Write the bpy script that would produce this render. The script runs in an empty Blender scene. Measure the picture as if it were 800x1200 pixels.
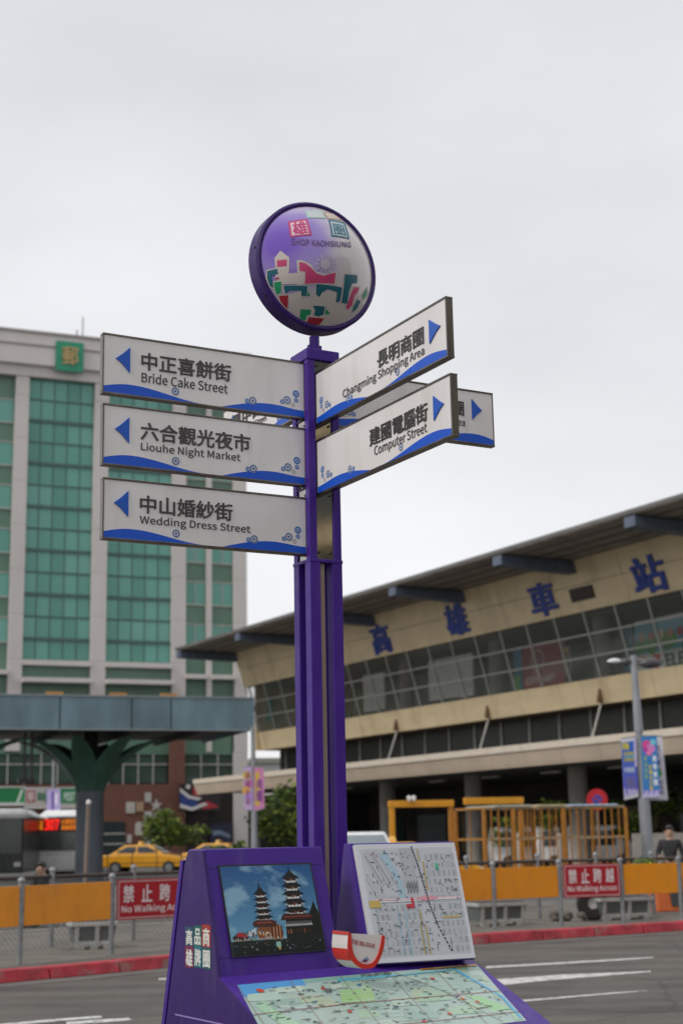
import bpy, bmesh, math, random
from mathutils import Vector, Matrix
rnd = random.Random(7)
sc = bpy.context.scene
COL = sc.collection

# ------------------------------------------------------------------ camera
H = 1.6; FPX = 1750.0; TILT = math.atan(382/1750); ROLL = math.radians(1.1)
Fw = Vector((0, math.cos(TILT), math.sin(TILT)))
R0 = Vector((1, 0, 0)); U0 = Vector((0, -math.sin(TILT), math.cos(TILT)))
Rt = R0*math.cos(ROLL) - U0*math.sin(ROLL); Up = U0*math.cos(ROLL) + R0*math.sin(ROLL)
CAM = Vector((0, 0, H))
cd = bpy.data.cameras.new('camera'); cam = bpy.data.objects.new('camera', cd); COL.objects.link(cam)
cam.matrix_world = Matrix.Translation(CAM) @ Matrix((Rt, Up, -Fw)).transposed().to_4x4()
cd.sensor_fit = 'VERTICAL'; cd.sensor_height = 36; cd.sensor_width = 24; cd.lens = 52.5
cd.clip_end = 5000; cd.clip_start = .1
cd.dof.use_dof = True; cd.dof.focus_distance = 6.1; cd.dof.aperture_fstop = 3.4
sc.camera = cam
sc.view_settings.view_transform = 'Standard'; sc.view_settings.look = 'None'
sc.view_settings.exposure = 0.42; sc.view_settings.gamma = 1
sc.cycles.max_bounces = 6

# ------------------------------------------------------------------ sky and sun (overcast)
SUN_EL, SUN_HEAD = math.radians(43), math.radians(-125)     # heading from +Y towards +X: behind left shoulder
w = bpy.data.worlds.new('World'); sc.world = w; w.use_nodes = True
nt = w.node_tree; nt.nodes.clear()
def N(t, **k):
    n = nt.nodes.new(t)
    for a, b in k.items(): setattr(n, a, b)
    return n
out = N('ShaderNodeOutputWorld'); bg = N('ShaderNodeBackground'); bg.inputs[1].default_value = .1
sky = N('ShaderNodeTexSky', sky_type='NISHITA'); sky.sun_disc = False
sky.sun_elevation = SUN_EL; sky.sun_rotation = SUN_HEAD
tc = N('ShaderNodeTexCoord'); sep = N('ShaderNodeSeparateXYZ'); nt.links.new(tc.outputs['Generated'], sep.inputs[0])
ramp = N('ShaderNodeValToRGB'); nt.links.new(sep.outputs['Z'], ramp.inputs[0])
cr = ramp.color_ramp
cr.elements[0].position = 0.0; cr.elements[0].color = (.70, .697, .70, 1)
cr.elements[1].position = 1.0; cr.elements[1].color = (.8, .81, .84, 1)
for p_, c_ in ((.12, (.69, .687, .695, 1)), (.3, (.64, .642, .66, 1)), (.5, (.59, .594, .615, 1)), (.7, (.66, .665, .69, 1))):
    e = cr.elements.new(p_); e.color = c_
mp = N('ShaderNodeMapping'); mp.inputs['Scale'].default_value = (1.3, 1.3, 3.2); nt.links.new(tc.outputs['Generated'], mp.inputs[0])
nz = N('ShaderNodeTexNoise'); nz.inputs['Scale'].default_value = 2.4; nz.inputs['Detail'].default_value = 5; nz.inputs['Roughness'].default_value = .48
nt.links.new(mp.outputs[0], nz.inputs[0])
mr = N('ShaderNodeMapRange'); mr.inputs[1].default_value = .3; mr.inputs[2].default_value = .7; mr.inputs[3].default_value = 9.3; mr.inputs[4].default_value = 11.0
nt.links.new(nz.outputs[0], mr.inputs[0])
vm = N('ShaderNodeVectorMath', operation='SCALE'); nt.links.new(ramp.outputs[0], vm.inputs[0]); nt.links.new(mr.outputs[0], vm.inputs['Scale'])
mx = N('ShaderNodeMix', data_type='RGBA'); mx.inputs[0].default_value = .93
nt.links.new(sky.outputs[0], mx.inputs[6]); nt.links.new(vm.outputs[0], mx.inputs[7])
nt.links.new(mx.outputs[2], bg.inputs[0]); nt.links.new(bg.outputs[0], out.inputs[0])
sd = bpy.data.lights.new('sun', 'SUN'); sd.energy = 1.15; sd.angle = math.radians(14); sd.color = (1, .95, .87)
so_ = bpy.data.objects.new('sun', sd); COL.objects.link(so_)
sdir = Vector((math.sin(SUN_HEAD)*math.cos(SUN_EL), math.cos(SUN_HEAD)*math.cos(SUN_EL), math.sin(SUN_EL)))
so_.rotation_euler = sdir.to_track_quat('Z', 'Y').to_euler()

# ------------------------------------------------------------------ finding places in the world
def ray(x, y): return Fw*FPX + Rt*(x-400) + Up*(600-y)
def atY(x, y, Y): d = ray(x, y); return CAM + d*(Y/d.y)
def atZ(x, y, z): d = ray(x, y); return CAM + d*((z-H)/d.z)
def onp(x, y, P, n): d = ray(x, y); return CAM + d*((P-CAM).dot(n)/d.dot(n))
def hor(x):           # image row of the horizon
    return 600 + (FPX*Fw.z + (x-400)*Rt.z)/Up.z
def hd(h): h = math.radians(h); return Vector((math.sin(h), math.cos(h), 0))
def frame(P, q):      # local x along q, y to the left of it (inward), z up
    q = Vector((q[0], q[1], 0)).normalized()
    return Matrix.Translation(P) @ Matrix((q, Vector((-q.y, q.x, 0)), Vector((0, 0, 1)))).transposed().to_4x4()
class Face:           # a facade's own coordinates
    def __init__(s, P, head):
        s.M = frame(P, hd(head)); s.I = s.M.inverted(); s.P = Vector(P); s.q = hd(head); s.n = hd(head-90)
    def at(s, x, y, depth=0):
        L = s.I @ onp(x, y, s.P + s.n*depth, s.n); return L.x, L.z

# ------------------------------------------------------------------ materials
def lin(h):
    h = h.lstrip('#'); v = [int(h[i:i+2], 16)/255 for i in (0, 2, 4)]
    return tuple((c/12.92 if c <= .04045 else ((c+.055)/1.055)**2.4) for c in v)
_m = {}
def mat(name, col, rough=.6, metal=0, var=.12, scale=3.0, bump=0.0, bscale=40., alpha=1, spec=.5, emit=None, es=1, streak=0, coat=0):
    if name in _m: return _m[name]
    if isinstance(col, str): col = lin(col)
    m = bpy.data.materials.new(name); m.use_nodes = True; t = m.node_tree; b = t.nodes['Principled BSDF']
    b.inputs['Roughness'].default_value = rough; b.inputs['Metallic'].default_value = metal
    b.inputs['Specular IOR Level'].default_value = spec; b.inputs['Coat Weight'].default_value = coat
    tcn = t.nodes.new('ShaderNodeTexCoord')
    n = t.nodes.new('ShaderNodeTexNoise'); n.inputs['Scale'].default_value = scale; n.inputs['Detail'].default_value = 6
    src = tcn.outputs['Object']
    if streak:
        mpn = t.nodes.new('ShaderNodeMapping'); mpn.inputs['Scale'].default_value = (1, 1, streak)
        t.links.new(src, mpn.inputs[0]); src = mpn.outputs[0]
    t.links.new(src, n.inputs['Vector'])
    r = t.nodes.new('ShaderNodeMapRange'); r.inputs[1].default_value = .3; r.inputs[2].default_value = .7
    r.inputs[3].default_value = 1-var; r.inputs[4].default_value = 1+var
    t.links.new(n.outputs[0], r.inputs[0])
    s = t.nodes.new('ShaderNodeVectorMath'); s.operation = 'SCALE'; s.inputs[0].default_value = col
    t.links.new(r.outputs[0], s.inputs['Scale']); t.links.new(s.outputs[0], b.inputs['Base Color'])
    n3 = t.nodes.new('ShaderNodeTexNoise'); n3.inputs['Scale'].default_value = scale*2.3; n3.inputs['Detail'].default_value = 8; n3.inputs['Roughness'].default_value = .65
    t.links.new(src, n3.inputs['Vector'])
    r3 = t.nodes.new('ShaderNodeMapRange'); r3.inputs[1].default_value = .3; r3.inputs[2].default_value = .7; r3.inputs[3].default_value = max(.02, rough*.8); r3.inputs[4].default_value = min(1, rough*1.25+.02)
    t.links.new(n3.outputs[0], r3.inputs[0]); t.links.new(r3.outputs[0], b.inputs['Roughness'])
    if bump:
        n2 = t.nodes.new('ShaderNodeTexNoise'); n2.inputs['Scale'].default_value = bscale; n2.inputs['Detail'].default_value = 4
        t.links.new(tcn.outputs['Object'], n2.inputs['Vector'])
        bp = t.nodes.new('ShaderNodeBump'); bp.inputs['Strength'].default_value = bump; bp.inputs['Distance'].default_value = .01
        t.links.new(n2.outputs[0], bp.inputs['Height']); t.links.new(bp.outputs[0], b.inputs['Normal'])
    if alpha < 1: b.inputs['Alpha'].default_value = alpha
    if emit:
        b.inputs['Emission Color'].default_value = (*lin(emit), 1); b.inputs['Emission Strength'].default_value = es
    _m[name] = m; return m
def print_mat():
    m = bpy.data.materials.new('print'); m.use_nodes = True; t = m.node_tree; b = t.nodes['Principled BSDF']
    a = t.nodes.new('ShaderNodeAttribute'); a.attribute_name = 'Col'; t.links.new(a.outputs['Color'], b.inputs['Base Color'])
    b.inputs['Roughness'].default_value = .45; return m
PRINT = print_mat()
PRINT_GLOSS = print_mat(); PRINT_GLOSS.name = 'print_gloss'; PRINT_GLOSS.node_tree.nodes['Principled BSDF'].inputs['Roughness'].default_value = .22
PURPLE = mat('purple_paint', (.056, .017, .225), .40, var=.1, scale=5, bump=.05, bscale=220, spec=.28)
PURPLE_D = mat('purple_paint_shaded', (.033, .011, .12), .42, var=.14, scale=4, bump=.05, bscale=220, spec=.28)  # darker copy of the purple, shade of the kiosk's side put into its colour
STEEL = mat('mirror_steel', (.42, .4, .36), .05, 1, var=.05, scale=6)
ALU = mat('brushed_aluminium', (.17, .155, .135), .25, 1, var=.25, scale=9, streak=.2)
BOARD = mat('white_sign_acrylic', (.74, .71, .70), .22, var=.05, scale=5, streak=.4, spec=.45)
BLACK = mat('black_plastic', (.02, .02, .022), .45)
LETTER = mat('dark_letter', (.055, .05, .05), .4)
BLUEP = mat('blue_print', (.005, .085, .46), .4, var=.06)
ORANGE = mat('orange_panel', (.72, .26, .004), .5, var=.09, scale=1.5)
GALV = mat('galvanised_steel', (.26, .27, .28), .5, .5, var=.2, scale=8)
WHITE = mat('white_paint', (.72, .72, .71), .5, var=.06)
YELLOW = mat('yellow_paint', (.62, .28, .015), .45, var=.1)
CORANGE = mat('orange_rail_paint', (.38, .15, .015), .5, var=.2, scale=6)
CREAM = mat('cream_cladding', (.68, .55, .345), .55, var=.08, scale=.6, streak=3)
BEAMB = mat('blue_grey_steel', (.1, .125, .18), .5, var=.15)
SOFFIT = mat('roof_soffit', (.25, .22, .19), .7, var=.25, scale=1.2)
CONC = mat('concrete', (.3, .28, .25), .85, var=.15, scale=2, bump=.3)
DARK = mat('dark_interior', (.035, .033, .03), .8)
REDP = mat('red_paint', (.45, .01, .02), .4, var=.1)

# ------------------------------------------------------------------ objects
W = {}
def tag(o, label, cat, group=None):
    o['label'] = label; o['category'] = cat
    if group: o['group'] = group
    return o
def put(o, parent=None, world=None):
    COL.objects.link(o)
    if parent is not None:
        o.parent = parent
        if world is None: world = W[parent.name]; 
        o.matrix_parent_inverse = Matrix.Identity(4)
        o.matrix_basis = W[parent.name].inverted() @ world
    else:
        if world is None: world = Matrix.Identity(4)
        o.matrix_basis = world
    W[o.name] = world.copy(); return o
def thing(name, label, cat, M=None, group=None):
    o = bpy.data.objects.new(name, None); o.empty_display_size = .2
    put(o, None, M if M is not None else Matrix.Identity(4)); return tag(o, label, cat, group)
def copy_tree(o, M, label=None, parent=None):
    c = o.copy(); COL.objects.link(c)
    if parent is None:
        c.matrix_basis = M; W[c.name] = M.copy()
        if label: c['label'] = label
    else: c.parent = parent
    for ch in KIDS(o): copy_tree(ch, None, None, c)
    return c
def KIDS(o): return [x for x in bpy.data.objects if x.parent == o]
class MB:
    def __init__(s): s.v = []; s.f = []; s.m = []
    def add(s, vs, fs, mi=0):
        b = len(s.v); s.v += [tuple(v) for v in vs]; s.f += [tuple(i+b for i in f) for f in fs]; s.m += [mi]*len(fs); return s
    def box(s, x0, x1, y0, y1, z0, z1, mi=0):
        v = [(x, y, z) for z in (z0, z1) for y in (y0, y1) for x in (x0, x1)]
        return s.add(v, [(0, 2, 3, 1), (4, 5, 7, 6), (0, 1, 5, 4), (2, 6, 7, 3), (0, 4, 6, 2), (1, 3, 7, 5)], mi)
    def hexa(s, b4, t4, mi=0):      # b4, t4 counter-clockwise seen from above
        return s.add(list(b4)+list(t4), [(3, 2, 1, 0), (4, 5, 6, 7), (0, 1, 5, 4), (1, 2, 6, 5), (2, 3, 7, 6), (3, 0, 4, 7)], mi)
    def prism(s, poly, d, mi=0):    # 3-D polygon swept by vector d
        n = len(poly); a = [Vector(p) for p in poly]; d = Vector(d)
        s.add(a+[p+d for p in a], [tuple(range(n))[::-1], tuple(range(n, 2*n))]+[(i, (i+1) % n, n+(i+1) % n, n+i) for i in range(n)], mi); return s
    def tube(s, pts, rs, n=8, mi=0, cap=True):
        pts = [Vector(p) for p in pts]
        if not hasattr(rs, '__len__'): rs = [rs]*len(pts)
        b = len(s.v); prev = None
        for i, p in enumerate(pts):
            d = (pts[min(i+1, len(pts)-1)]-pts[max(i-1, 0)]).normalized()
            a = d.orthogonal().normalized() if prev is None else (prev - d*prev.dot(d)).normalized()
            prev = a; c = d.cross(a)
            for k in range(n):
                th = 2*math.pi*k/n; s.v.append(tuple(p+(a*math.cos(th)+c*math.sin(th))*rs[i]))
        for i in range(len(pts)-1):
            for k in range(n):
                s.f.append((b+i*n+k, b+i*n+(k+1) % n, b+(i+1)*n+(k+1) % n, b+(i+1)*n+k)); s.m.append(mi)
        if cap:
            s.f.append(tuple(b+k for k in range(n))[::-1]); s.m.append(mi)
            s.f.append(tuple(b+(len(pts)-1)*n+k for k in range(n))); s.m.append(mi)
        return s
    def build(s, name, mats, parent=None, world=None, smooth=False, bevel=0):
        me = bpy.data.meshes.new(name); me.from_pydata(s.v, [], s.f)
        if not isinstance(mats, (list, tuple)): mats = [mats]
        for m in mats: me.materials.append(m)
        me.polygons.foreach_set('material_index', s.m)
        if smooth: me.polygons.foreach_set('use_smooth', [True]*len(s.f))
        bm = bmesh.new(); bm.from_mesh(me); bmesh.ops.recalc_face_normals(bm, faces=bm.faces); bm.to_mesh(me); bm.free()
        o = put(bpy.data.objects.new(name, me), parent, world)
        if bevel:
            b = o.modifiers.new('bevel', 'BEVEL'); b.width = bevel; b.segments = 2; b.limit_method = 'ANGLE'
        if smooth and bevel == 0:
            try: me.set_sharp_from_angle(angle=math.radians(40))
            except Exception: pass
        return o
def struct(o): o['kind'] = 'structure'; return o
def stuff(o): o['kind'] = 'stuff'; return o

# text: outlines from Blender's built-in font
_t = {}
import os
try: LATIN = bpy.data.fonts.load(os.path.join(bpy.utils.system_resource('DATAFILES'), 'fonts', 'Noto Sans CJK Regular.woff2'))
except Exception: LATIN = None
def glyphs(s, bold=0.0, ext=0.0):      # bold: strokes thickened by shifted copies, each a hair proud of the last
    k = (s, bold, ext)
    if k in _t: return _t[k]
    lat = LATIN is not None and all(ord(c) < 128 for c in s)
    c = bpy.data.curves.new('t', 'FONT'); c.body = s; c.resolution_u = 3; c.extrude = ext
    if lat: c.font = LATIN
    o = bpy.data.objects.new('t', c); COL.objects.link(o); bpy.context.view_layer.update()
    me = bpy.data.meshes.new_from_object(o.evaluated_get(bpy.context.evaluated_depsgraph_get()))
    v0 = [tuple(v.co) for v in me.vertices]; f0 = [tuple(p.vertices) for p in me.polygons]
    bpy.data.objects.remove(o); bpy.data.curves.remove(c); bpy.data.meshes.remove(me)
    em = (.42 if lat else 1.0)*bold
    sh = [(0, 0)] if bold <= 0 else [(-em, -em*.6), (em, -em*.6), (-em, em*.6), (em, em*.6)]
    vs, fs = [], []
    for i, (dx, dy) in enumerate(sh):
        b = len(vs); vs += [(x+dx, y+dy, z+i*.004 if ext else i*.15) for x, y, z in v0]; fs += [tuple(a+b for a in f) for f in f0]
    xs = [v[0] for v in vs]; ys = [v[1] for v in vs]
    x0, x1, y0, y1 = min(xs), max(xs), min(ys), max(ys)
    vs = [((v[0]-x0)/(x1-x0), (v[1]-y0)/(y1-y0), v[2]) for v in vs]
    _t[k] = (vs, fs); return _t[k]
class Print:      # flat coloured print on the x-z plane of a board, facing -y; layers 0.35 mm apart
    def __init__(s, eps=.00035): s.v = []; s.f = []; s.c = []; s.eps = eps; s.L = 1
    def poly(s, pts, col, layer=None):
        if layer is not None: s.L = layer
        b = len(s.v); l_ = s.L+.01*(len(s.f) % 90); s.v += [(p[0], p[1], l_) for p in pts]; s.f.append(tuple(range(b, b+len(pts)))); s.c.append(lin(col) if isinstance(col, str) else col)
        return s
    def rect(s, x0, x1, z0, z1, col, layer=None): return s.poly([(x0, z0), (x1, z0), (x1, z1), (x0, z1)], col, layer)
    def disc(s, x, z, r, col, layer=None, n=20, sx=1): return s.poly([(x+sx*r*math.cos(2*math.pi*k/n), z+r*math.sin(2*math.pi*k/n)) for k in range(n)], col, layer)
    def ring(s, x, z, r0, r1, col, layer=None, n=20):
        for k in range(n):
            a, b = 2*math.pi*k/n, 2*math.pi*(k+1)/n
            s.poly([(x+r0*math.cos(a), z+r0*math.sin(a)), (x+r1*math.cos(a), z+r1*math.sin(a)), (x+r1*math.cos(b), z+r1*math.sin(b)), (x+r0*math.cos(b), z+r0*math.sin(b))], col, layer)
    def line(s, pts, wd, col, layer=None):
        for (x0, z0), (x1, z1) in zip(pts, pts[1:]):
            d = Vector((x1-x0, z1-z0)); 
            if d.length < 1e-9: continue
            n = Vector((-d.y, d.x)).normalized()*wd/2; e = d.normalized()*wd*.3
            s.poly([(x0-n.x-e.x, z0-n.y-e.y), (x1-n.x+e.x, z1-n.y+e.y), (x1+n.x+e.x, z1+n.y+e.y), (x0+n.x-e.x, z0+n.y-e.y)], col, layer)
    def text(s, t, x0, x1, z0, z1, col, layer=None, bold=0.0):
        if layer is not None: s.L = layer
        vs, fs = glyphs(t, bold); b = len(s.v); c = lin(col) if isinstance(col, str) else col
        s.v += [(x0+(x1-x0)*v[0], z0+(z1-z0)*v[1], s.L+v[2]) for v in vs]
        for f in fs: s.f.append(tuple(i+b for i in f)); s.c.append(c)
    def build(s, name, parent, world=None, mat_=None, fn=None, cut=0):
        me = bpy.data.meshes.new(name)
        v3 = [(x, -l*s.eps, z) for x, z, l in s.v]
        me.from_pydata(v3, [], s.f); me.materials.append(mat_ or PRINT)
        bm = bmesh.new(); bm.from_mesh(me); cl = bm.loops.layers.float_color.new('Col')
        bm.faces.ensure_lookup_table()
        for i, f in enumerate(bm.faces):
            for l in f.loops: l[cl] = (*s.c[i], 1)
            f.normal_update()
        for f in bm.faces:
            if f.normal.y > 0: f.normal_flip()
        if cut:
            bmesh.ops.triangulate(bm, faces=bm.faces)
            for _ in range(6):
                es = [e for e in bm.edges if e.calc_length() > cut]
                if not es: break
                bmesh.ops.subdivide_edges(bm, edges=es, cuts=1); bmesh.ops.triangulate(bm, faces=[f for f in bm.faces if len(f.verts) > 3])
        if fn:
            for v in bm.verts: v.co = fn(v.co)
        bm.to_mesh(me); bm.free()
        return put(bpy.data.objects.new(name, me), parent, world)
def letters3d(name, t, x0, x1, z0, z1, thick, m, parent, y=0, bold=0.0, world=None):   # raised lettering
    vs, fs = glyphs(t, bold, .05); b = MB()
    b.add([(x0+(x1-x0)*v[0], y-thick/2 - v[2]/.05*thick/2, z0+(z1-z0)*v[1]) for v in vs], fs)
    return b.build(name, m, parent, world)
def joined(name, boxes, m, parent, **k):
    b = MB()
    for x in boxes: b.box(*x)
    return b.build(name, m, parent, **k)
# alike boxes sharing one mesh
def pieces(name, boxes, m, parent, dy=0):
    cache = {}
    for x0, x1, y0, y1, z0, z1 in boxes:
        k = tuple(round(a, 3) for a in (x1-x0, y1-y0, z1-z0))
        M = W[parent.name] @ Matrix.Translation((x0, y0, z0))
        if k not in cache: cache[k] = MB().box(0, x1-x0, 0, y1-y0, 0, z1-z0).build(name, m, parent, M).data
        else: put(bpy.data.objects.new(name, cache[k]), parent, M)

# ================================================================== GROUND
ASPH = mat('asphalt', (.075, .069, .062), .85, var=.3, scale=.9, bump=.6, bscale=90)
def enrich(m, kind):
    t = m.node_tree; b = t.nodes['Principled BSDF']; src = b.inputs['Base Color'].links[0].from_socket
    g = t.nodes.new('ShaderNodeNewGeometry')
    mp_ = t.nodes.new('ShaderNodeMapping'); t.links.new(g.outputs['Position'], mp_.inputs[0])
    mixn = t.nodes.new('ShaderNodeMix'); mixn.data_type = 'RGBA'; t.links.new(src, mixn.inputs[6])
    rp_ = t.nodes.new('ShaderNodeValToRGB')
    if kind == 'asphalt':
        mp_.inputs['Rotation'].default_value = (0, 0, math.radians(-40)); mp_.inputs['Scale'].default_value = (.25, 1.6, 1)
        n_ = t.nodes.new('ShaderNodeTexNoise'); n_.inputs['Scale'].default_value = 1.0; n_.inputs['Detail'].default_value = 7; t.links.new(mp_.outputs[0], n_.inputs[0])
        t.links.new(n_.outputs[0], rp_.inputs[0]); rp_.color_ramp.elements[0].position = .42; rp_.color_ramp.elements[1].position = .68
        rp_.color_ramp.elements[0].color = (0, 0, 0, 1); rp_.color_ramp.elements[1].color = (.75, .75, .75, 1)
        t.links.new(rp_.outputs[0], mixn.inputs[0]); mixn.inputs[7].default_value = (.125, .11, .093, 1)
        v_ = t.nodes.new('ShaderNodeTexVoronoi'); v_.feature = 'DISTANCE_TO_EDGE'; v_.inputs['Scale'].default_value = .33
        nn_ = t.nodes.new('ShaderNodeTexNoise'); nn_.inputs['Scale'].default_value = 2.5; nn_.inputs['Detail'].default_value = 5; t.links.new(g.outputs['Position'], nn_.inputs[0])
        ad_ = t.nodes.new('ShaderNodeMix'); ad_.data_type = 'RGBA'; ad_.inputs[0].default_value = .22; t.links.new(g.outputs['Position'], ad_.inputs[6]); t.links.new(nn_.outputs[1], ad_.inputs[7]); t.links.new(ad_.outputs[2], v_.inputs['Vector'])
        lt = t.nodes.new('ShaderNodeMath'); lt.operation = 'LESS_THAN'; lt.inputs[1].default_value = .008; t.links.new(v_.outputs['Distance'], lt.inputs[0])
        m2 = t.nodes.new('ShaderNodeMath'); m2.operation = 'MULTIPLY'; m2.inputs[1].default_value = .3; t.links.new(lt.outputs[0], m2.inputs[0])
        mx2 = t.nodes.new('ShaderNodeMix'); mx2.data_type = 'RGBA'; t.links.new(m2.outputs[0], mx2.inputs[0]); t.links.new(mixn.outputs[2], mx2.inputs[6]); mx2.inputs[7].default_value = (.02, .019, .018, 1)
        sp_ = t.nodes.new('ShaderNodeTexNoise'); sp_.inputs['Scale'].default_value = 38; sp_.inputs['Detail'].default_value = 3; t.links.new(g.outputs['Position'], sp_.inputs[0])
        sr_ = t.nodes.new('ShaderNodeMapRange'); sr_.inputs[1].default_value = .3; sr_.inputs[2].default_value = .7; sr_.inputs[3].default_value = .68; sr_.inputs[4].default_value = 1.32; t.links.new(sp_.outputs[0], sr_.inputs[0])
        sv_ = t.nodes.new('ShaderNodeVectorMath'); sv_.operation = 'SCALE'; t.links.new(mx2.outputs[2], sv_.inputs[0]); t.links.new(sr_.outputs[0], sv_.inputs['Scale'])
        t.links.new(sv_.outputs[0], b.inputs['Base Color']); return
    sc_, col, lo, hi, amt = {'kerb': ((3, 3, 3), (.22, .16, .14, 1), .52, .68, .8), 'paint': ((9, 9, 1.3), (.16, .13, .2, 1), .56, .8, .3), 'board': ((5, 5, .9), (.45, .41, .37, 1), .52, .8, .35), 'clad': ((.7, .7, .12), (.3, .22, .13, 1), .5, .75, .45), 'mark': ((6, 6, 6), (.12, .11, .1, 1), .5, .62, .8), 'panel': ((2.2, 2.2, .8), (.35, .14, .03, 1), .5, .75, .45)}[kind]
    mp_.inputs['Scale'].default_value = sc_
    n_ = t.nodes.new('ShaderNodeTexNoise'); n_.inputs['Scale'].default_value = 1.6; n_.inputs['Detail'].default_value = 8; n_.inputs['Roughness'].default_value = .62; t.links.new(mp_.outputs[0], n_.inputs[0])
    t.links.new(n_.outputs[0], rp_.inputs[0]); rp_.color_ramp.elements[0].position = lo; rp_.color_ramp.elements[1].position = hi
    rp_.color_ramp.elements[0].color = (0, 0, 0, 1); rp_.color_ramp.elements[1].color = (amt, amt, amt, 1)
    t.links.new(rp_.outputs[0], mixn.inputs[0]); mixn.inputs[7].default_value = col; t.links.new(mixn.outputs[2], b.inputs['Base Color'])
enrich(ASPH, 'asphalt')
KERBR = mat('red_kerb_paint', (.4, .035, .05), .7, var=.35, scale=4, bump=.4, bscale=30)
PAVE = mat('median_concrete', (.13, .115, .095), .9, var=.3, scale=1.5, bump=.4)
MARK = mat('road_marking', (.55, .55, .53), .7, var=.2, scale=12)
for m_, k_ in ((KERBR, 'kerb'), (PURPLE, 'paint'), (PURPLE_D, 'paint'), (BOARD, 'board'), (CREAM, 'clad'), (MARK, 'mark'), (ORANGE, 'panel')): enrich(m_, k_)
b = MB()
b.add([(-1500, -300, 0), (1500, -300, 0), (1500, 3000, 0), (-1500, 3000, 0)], [(0, 1, 2, 3)])
struct(b.build('ground_road', ASPH))
# front kerb line of the median (world x, y), extended both ways
kp = [atZ(*q, 0) for q in ((0, 1153), (100, 1144), (200, 1134), (380, 1120), (560, 1107), (680, 1099), (800, 1091))]
def ext(ps, a=14, z=16):
    d0 = (ps[0]-ps[1]).normalized(); d1 = (ps[-1]-ps[-2]).normalized()
    return [ps[0]+d0*a] + ps + [ps[-1]+d1*z]
kp = ext(kp)
def offs(ps, d):
    r = []
    for i, p in enumerate(ps):
        t = (ps[min(i+1, len(ps)-1)]-ps[max(i-1, 0)]).normalized(); r.append(p+Vector((-t.y, t.x, 0))*d)
    return r
def strip(a, b_, z):
    n = len(a); m = MB(); m.add([(p.x, p.y, z) for p in a]+[(p.x, p.y, z) for p in b_], [(i, i+1, n+i+1, n+i) for i in range(n-1)]); return m
struct(strip(offs(kp, .1), offs(kp, 7.0), .135).build('median_pavement', PAVE))
# red kerb, one stone per metre
def resample(ps, step):
    o = []; acc = 0; 
    for a, b2 in zip(ps, ps[1:]):
        L = (b2-a).length
        while acc < L: o.append(a+(b2-a)*acc/L); acc += step
        acc -= L
    return o
kerb = bpy.data.objects.new('kerb', None); put(kerb); kerb['kind'] = 'structure'
rs = resample(kp, 1.05)
for i, (a, c) in enumerate(zip(rs, rs[1:])):
    t = (c-a).normalized(); n_ = Vector((-t.y, t.x, 0)); a2 = a+t*.009; c2 = c-t*.009; h = .15+rnd.uniform(-.006, .006); j = rnd.uniform(-.014, .014)
    a2 = a2+n_*j; c2 = c2+n_*j
    b = MB().hexa([tuple(a2), tuple(c2), tuple(c2+n_*.22), tuple(a2+n_*.22)],
                  [tuple(a2+n_*.03+Vector((0, 0, h))), tuple(c2+n_*.03+Vector((0, 0, h))), tuple(c2+n_*.22+Vector((0, 0, h))), tuple(a2+n_*.22+Vector((0, 0, h)))])
    b.build('kerb_stone', KERBR, kerb, bevel=.015)
# far kerb of the median
b = MB(); o2 = offs(kp, 7.0); o3 = offs(kp, 7.2)
for a, c, d, e in zip(o2, o2[1:], o3[1:], o3): b.hexa([tuple(a), tuple(c), tuple(d), tuple(e)], [(p.x, p.y, .15) for p in (a, c, d, e)])
struct(b.build('far_kerb', CONC))
GUT = mat('gutter_concrete', (.12, .115, .105), .85, var=.2, scale=2, bump=.3)
struct(strip(offs(kp, -.42), offs(kp, -.004), .004).build('gutter', GUT))
# road markings
mk = [[(569, 1134.6), (685, 1128), (765.5, 1122.6), (765.5, 1121.4), (685, 1126), (569, 1132.4)],
      [(583, 1155), (640, 1149), (762, 1139), (762, 1137.8), (660, 1142), (581, 1147.5)],
      [(605, 1174.4), (716, 1164.8), (757, 1161.5), (757, 1160.7), (716, 1163.2), (605, 1172.2)],
      [(186, 1148.6), (200, 1147.6), (200, 1145.6), (186, 1146.6)],
      [(-10, 1203), (60, 1197.5), (120, 1192.5), (118, 1190), (60, 1194.5), (-10, 1200.5)],
      [(78, 1201), (156, 1195.5), (150, 1192.5), (112, 1195), (78, 1197.5)]]
for i, q in enumerate(mk):
    ps = [atZ(x, y, .004) for x, y in q]
    struct(MB().add([tuple(p) for p in ps], [tuple(range(len(ps)))]).build('road_marking', MARK))
# paved forecourt beyond the median
struct(MB().add([(-200, 36, .004), (200, 36, .004), (200, 200, .004), (-200, 200, .004)], [(0, 1, 2, 3)]).build('far_road', mat('far_road', (.12, .12, .115), .8, var=.1, scale=.3)))

# ================================================================== KAOHSIUNG-STYLE SIGNPOST
UH, VH = 61.0, -29.0
u, v = hd(UH), hd(VH)
S = .150                        # side of the square tower
NC = atY(363.3, 655, 6.0)         # near corner at the joint of thin and thick posts
def zt(y, x=366): return atY(x, y, 6.0).z
z_join = NC.z; z_cap0 = zt(420); z_cap1 = zt(407)
TM = frame(Vector((NC.x, NC.y, 0)), u)      # local x = u, local y = v, corner at origin
sp = thing('signpost', 'tall purple four-legged signpost with white street direction signs and a round emblem on top', 'signpost', TM)
TI = TM.inverted()
tw, tk = .035, .048
def corner_posts(w_, z0, z1, name, inset=0.):
    for cx, cy in ((0, 0), (1, 0), (0, 1), (1, 1)):
        x0 = inset if cx == 0 else S-w_-inset; y0 = inset if cy == 0 else S-w_-inset
        MB().box(x0, x0+w_, y0, y0+w_, z0, z1).build(name, PURPLE, sp, bevel=.003)
corner_posts(tk, 0.0, z_join-.004, 'lower_post')
corner_posts(tw, z_join, z_cap0, 'upper_post', .001)
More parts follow.
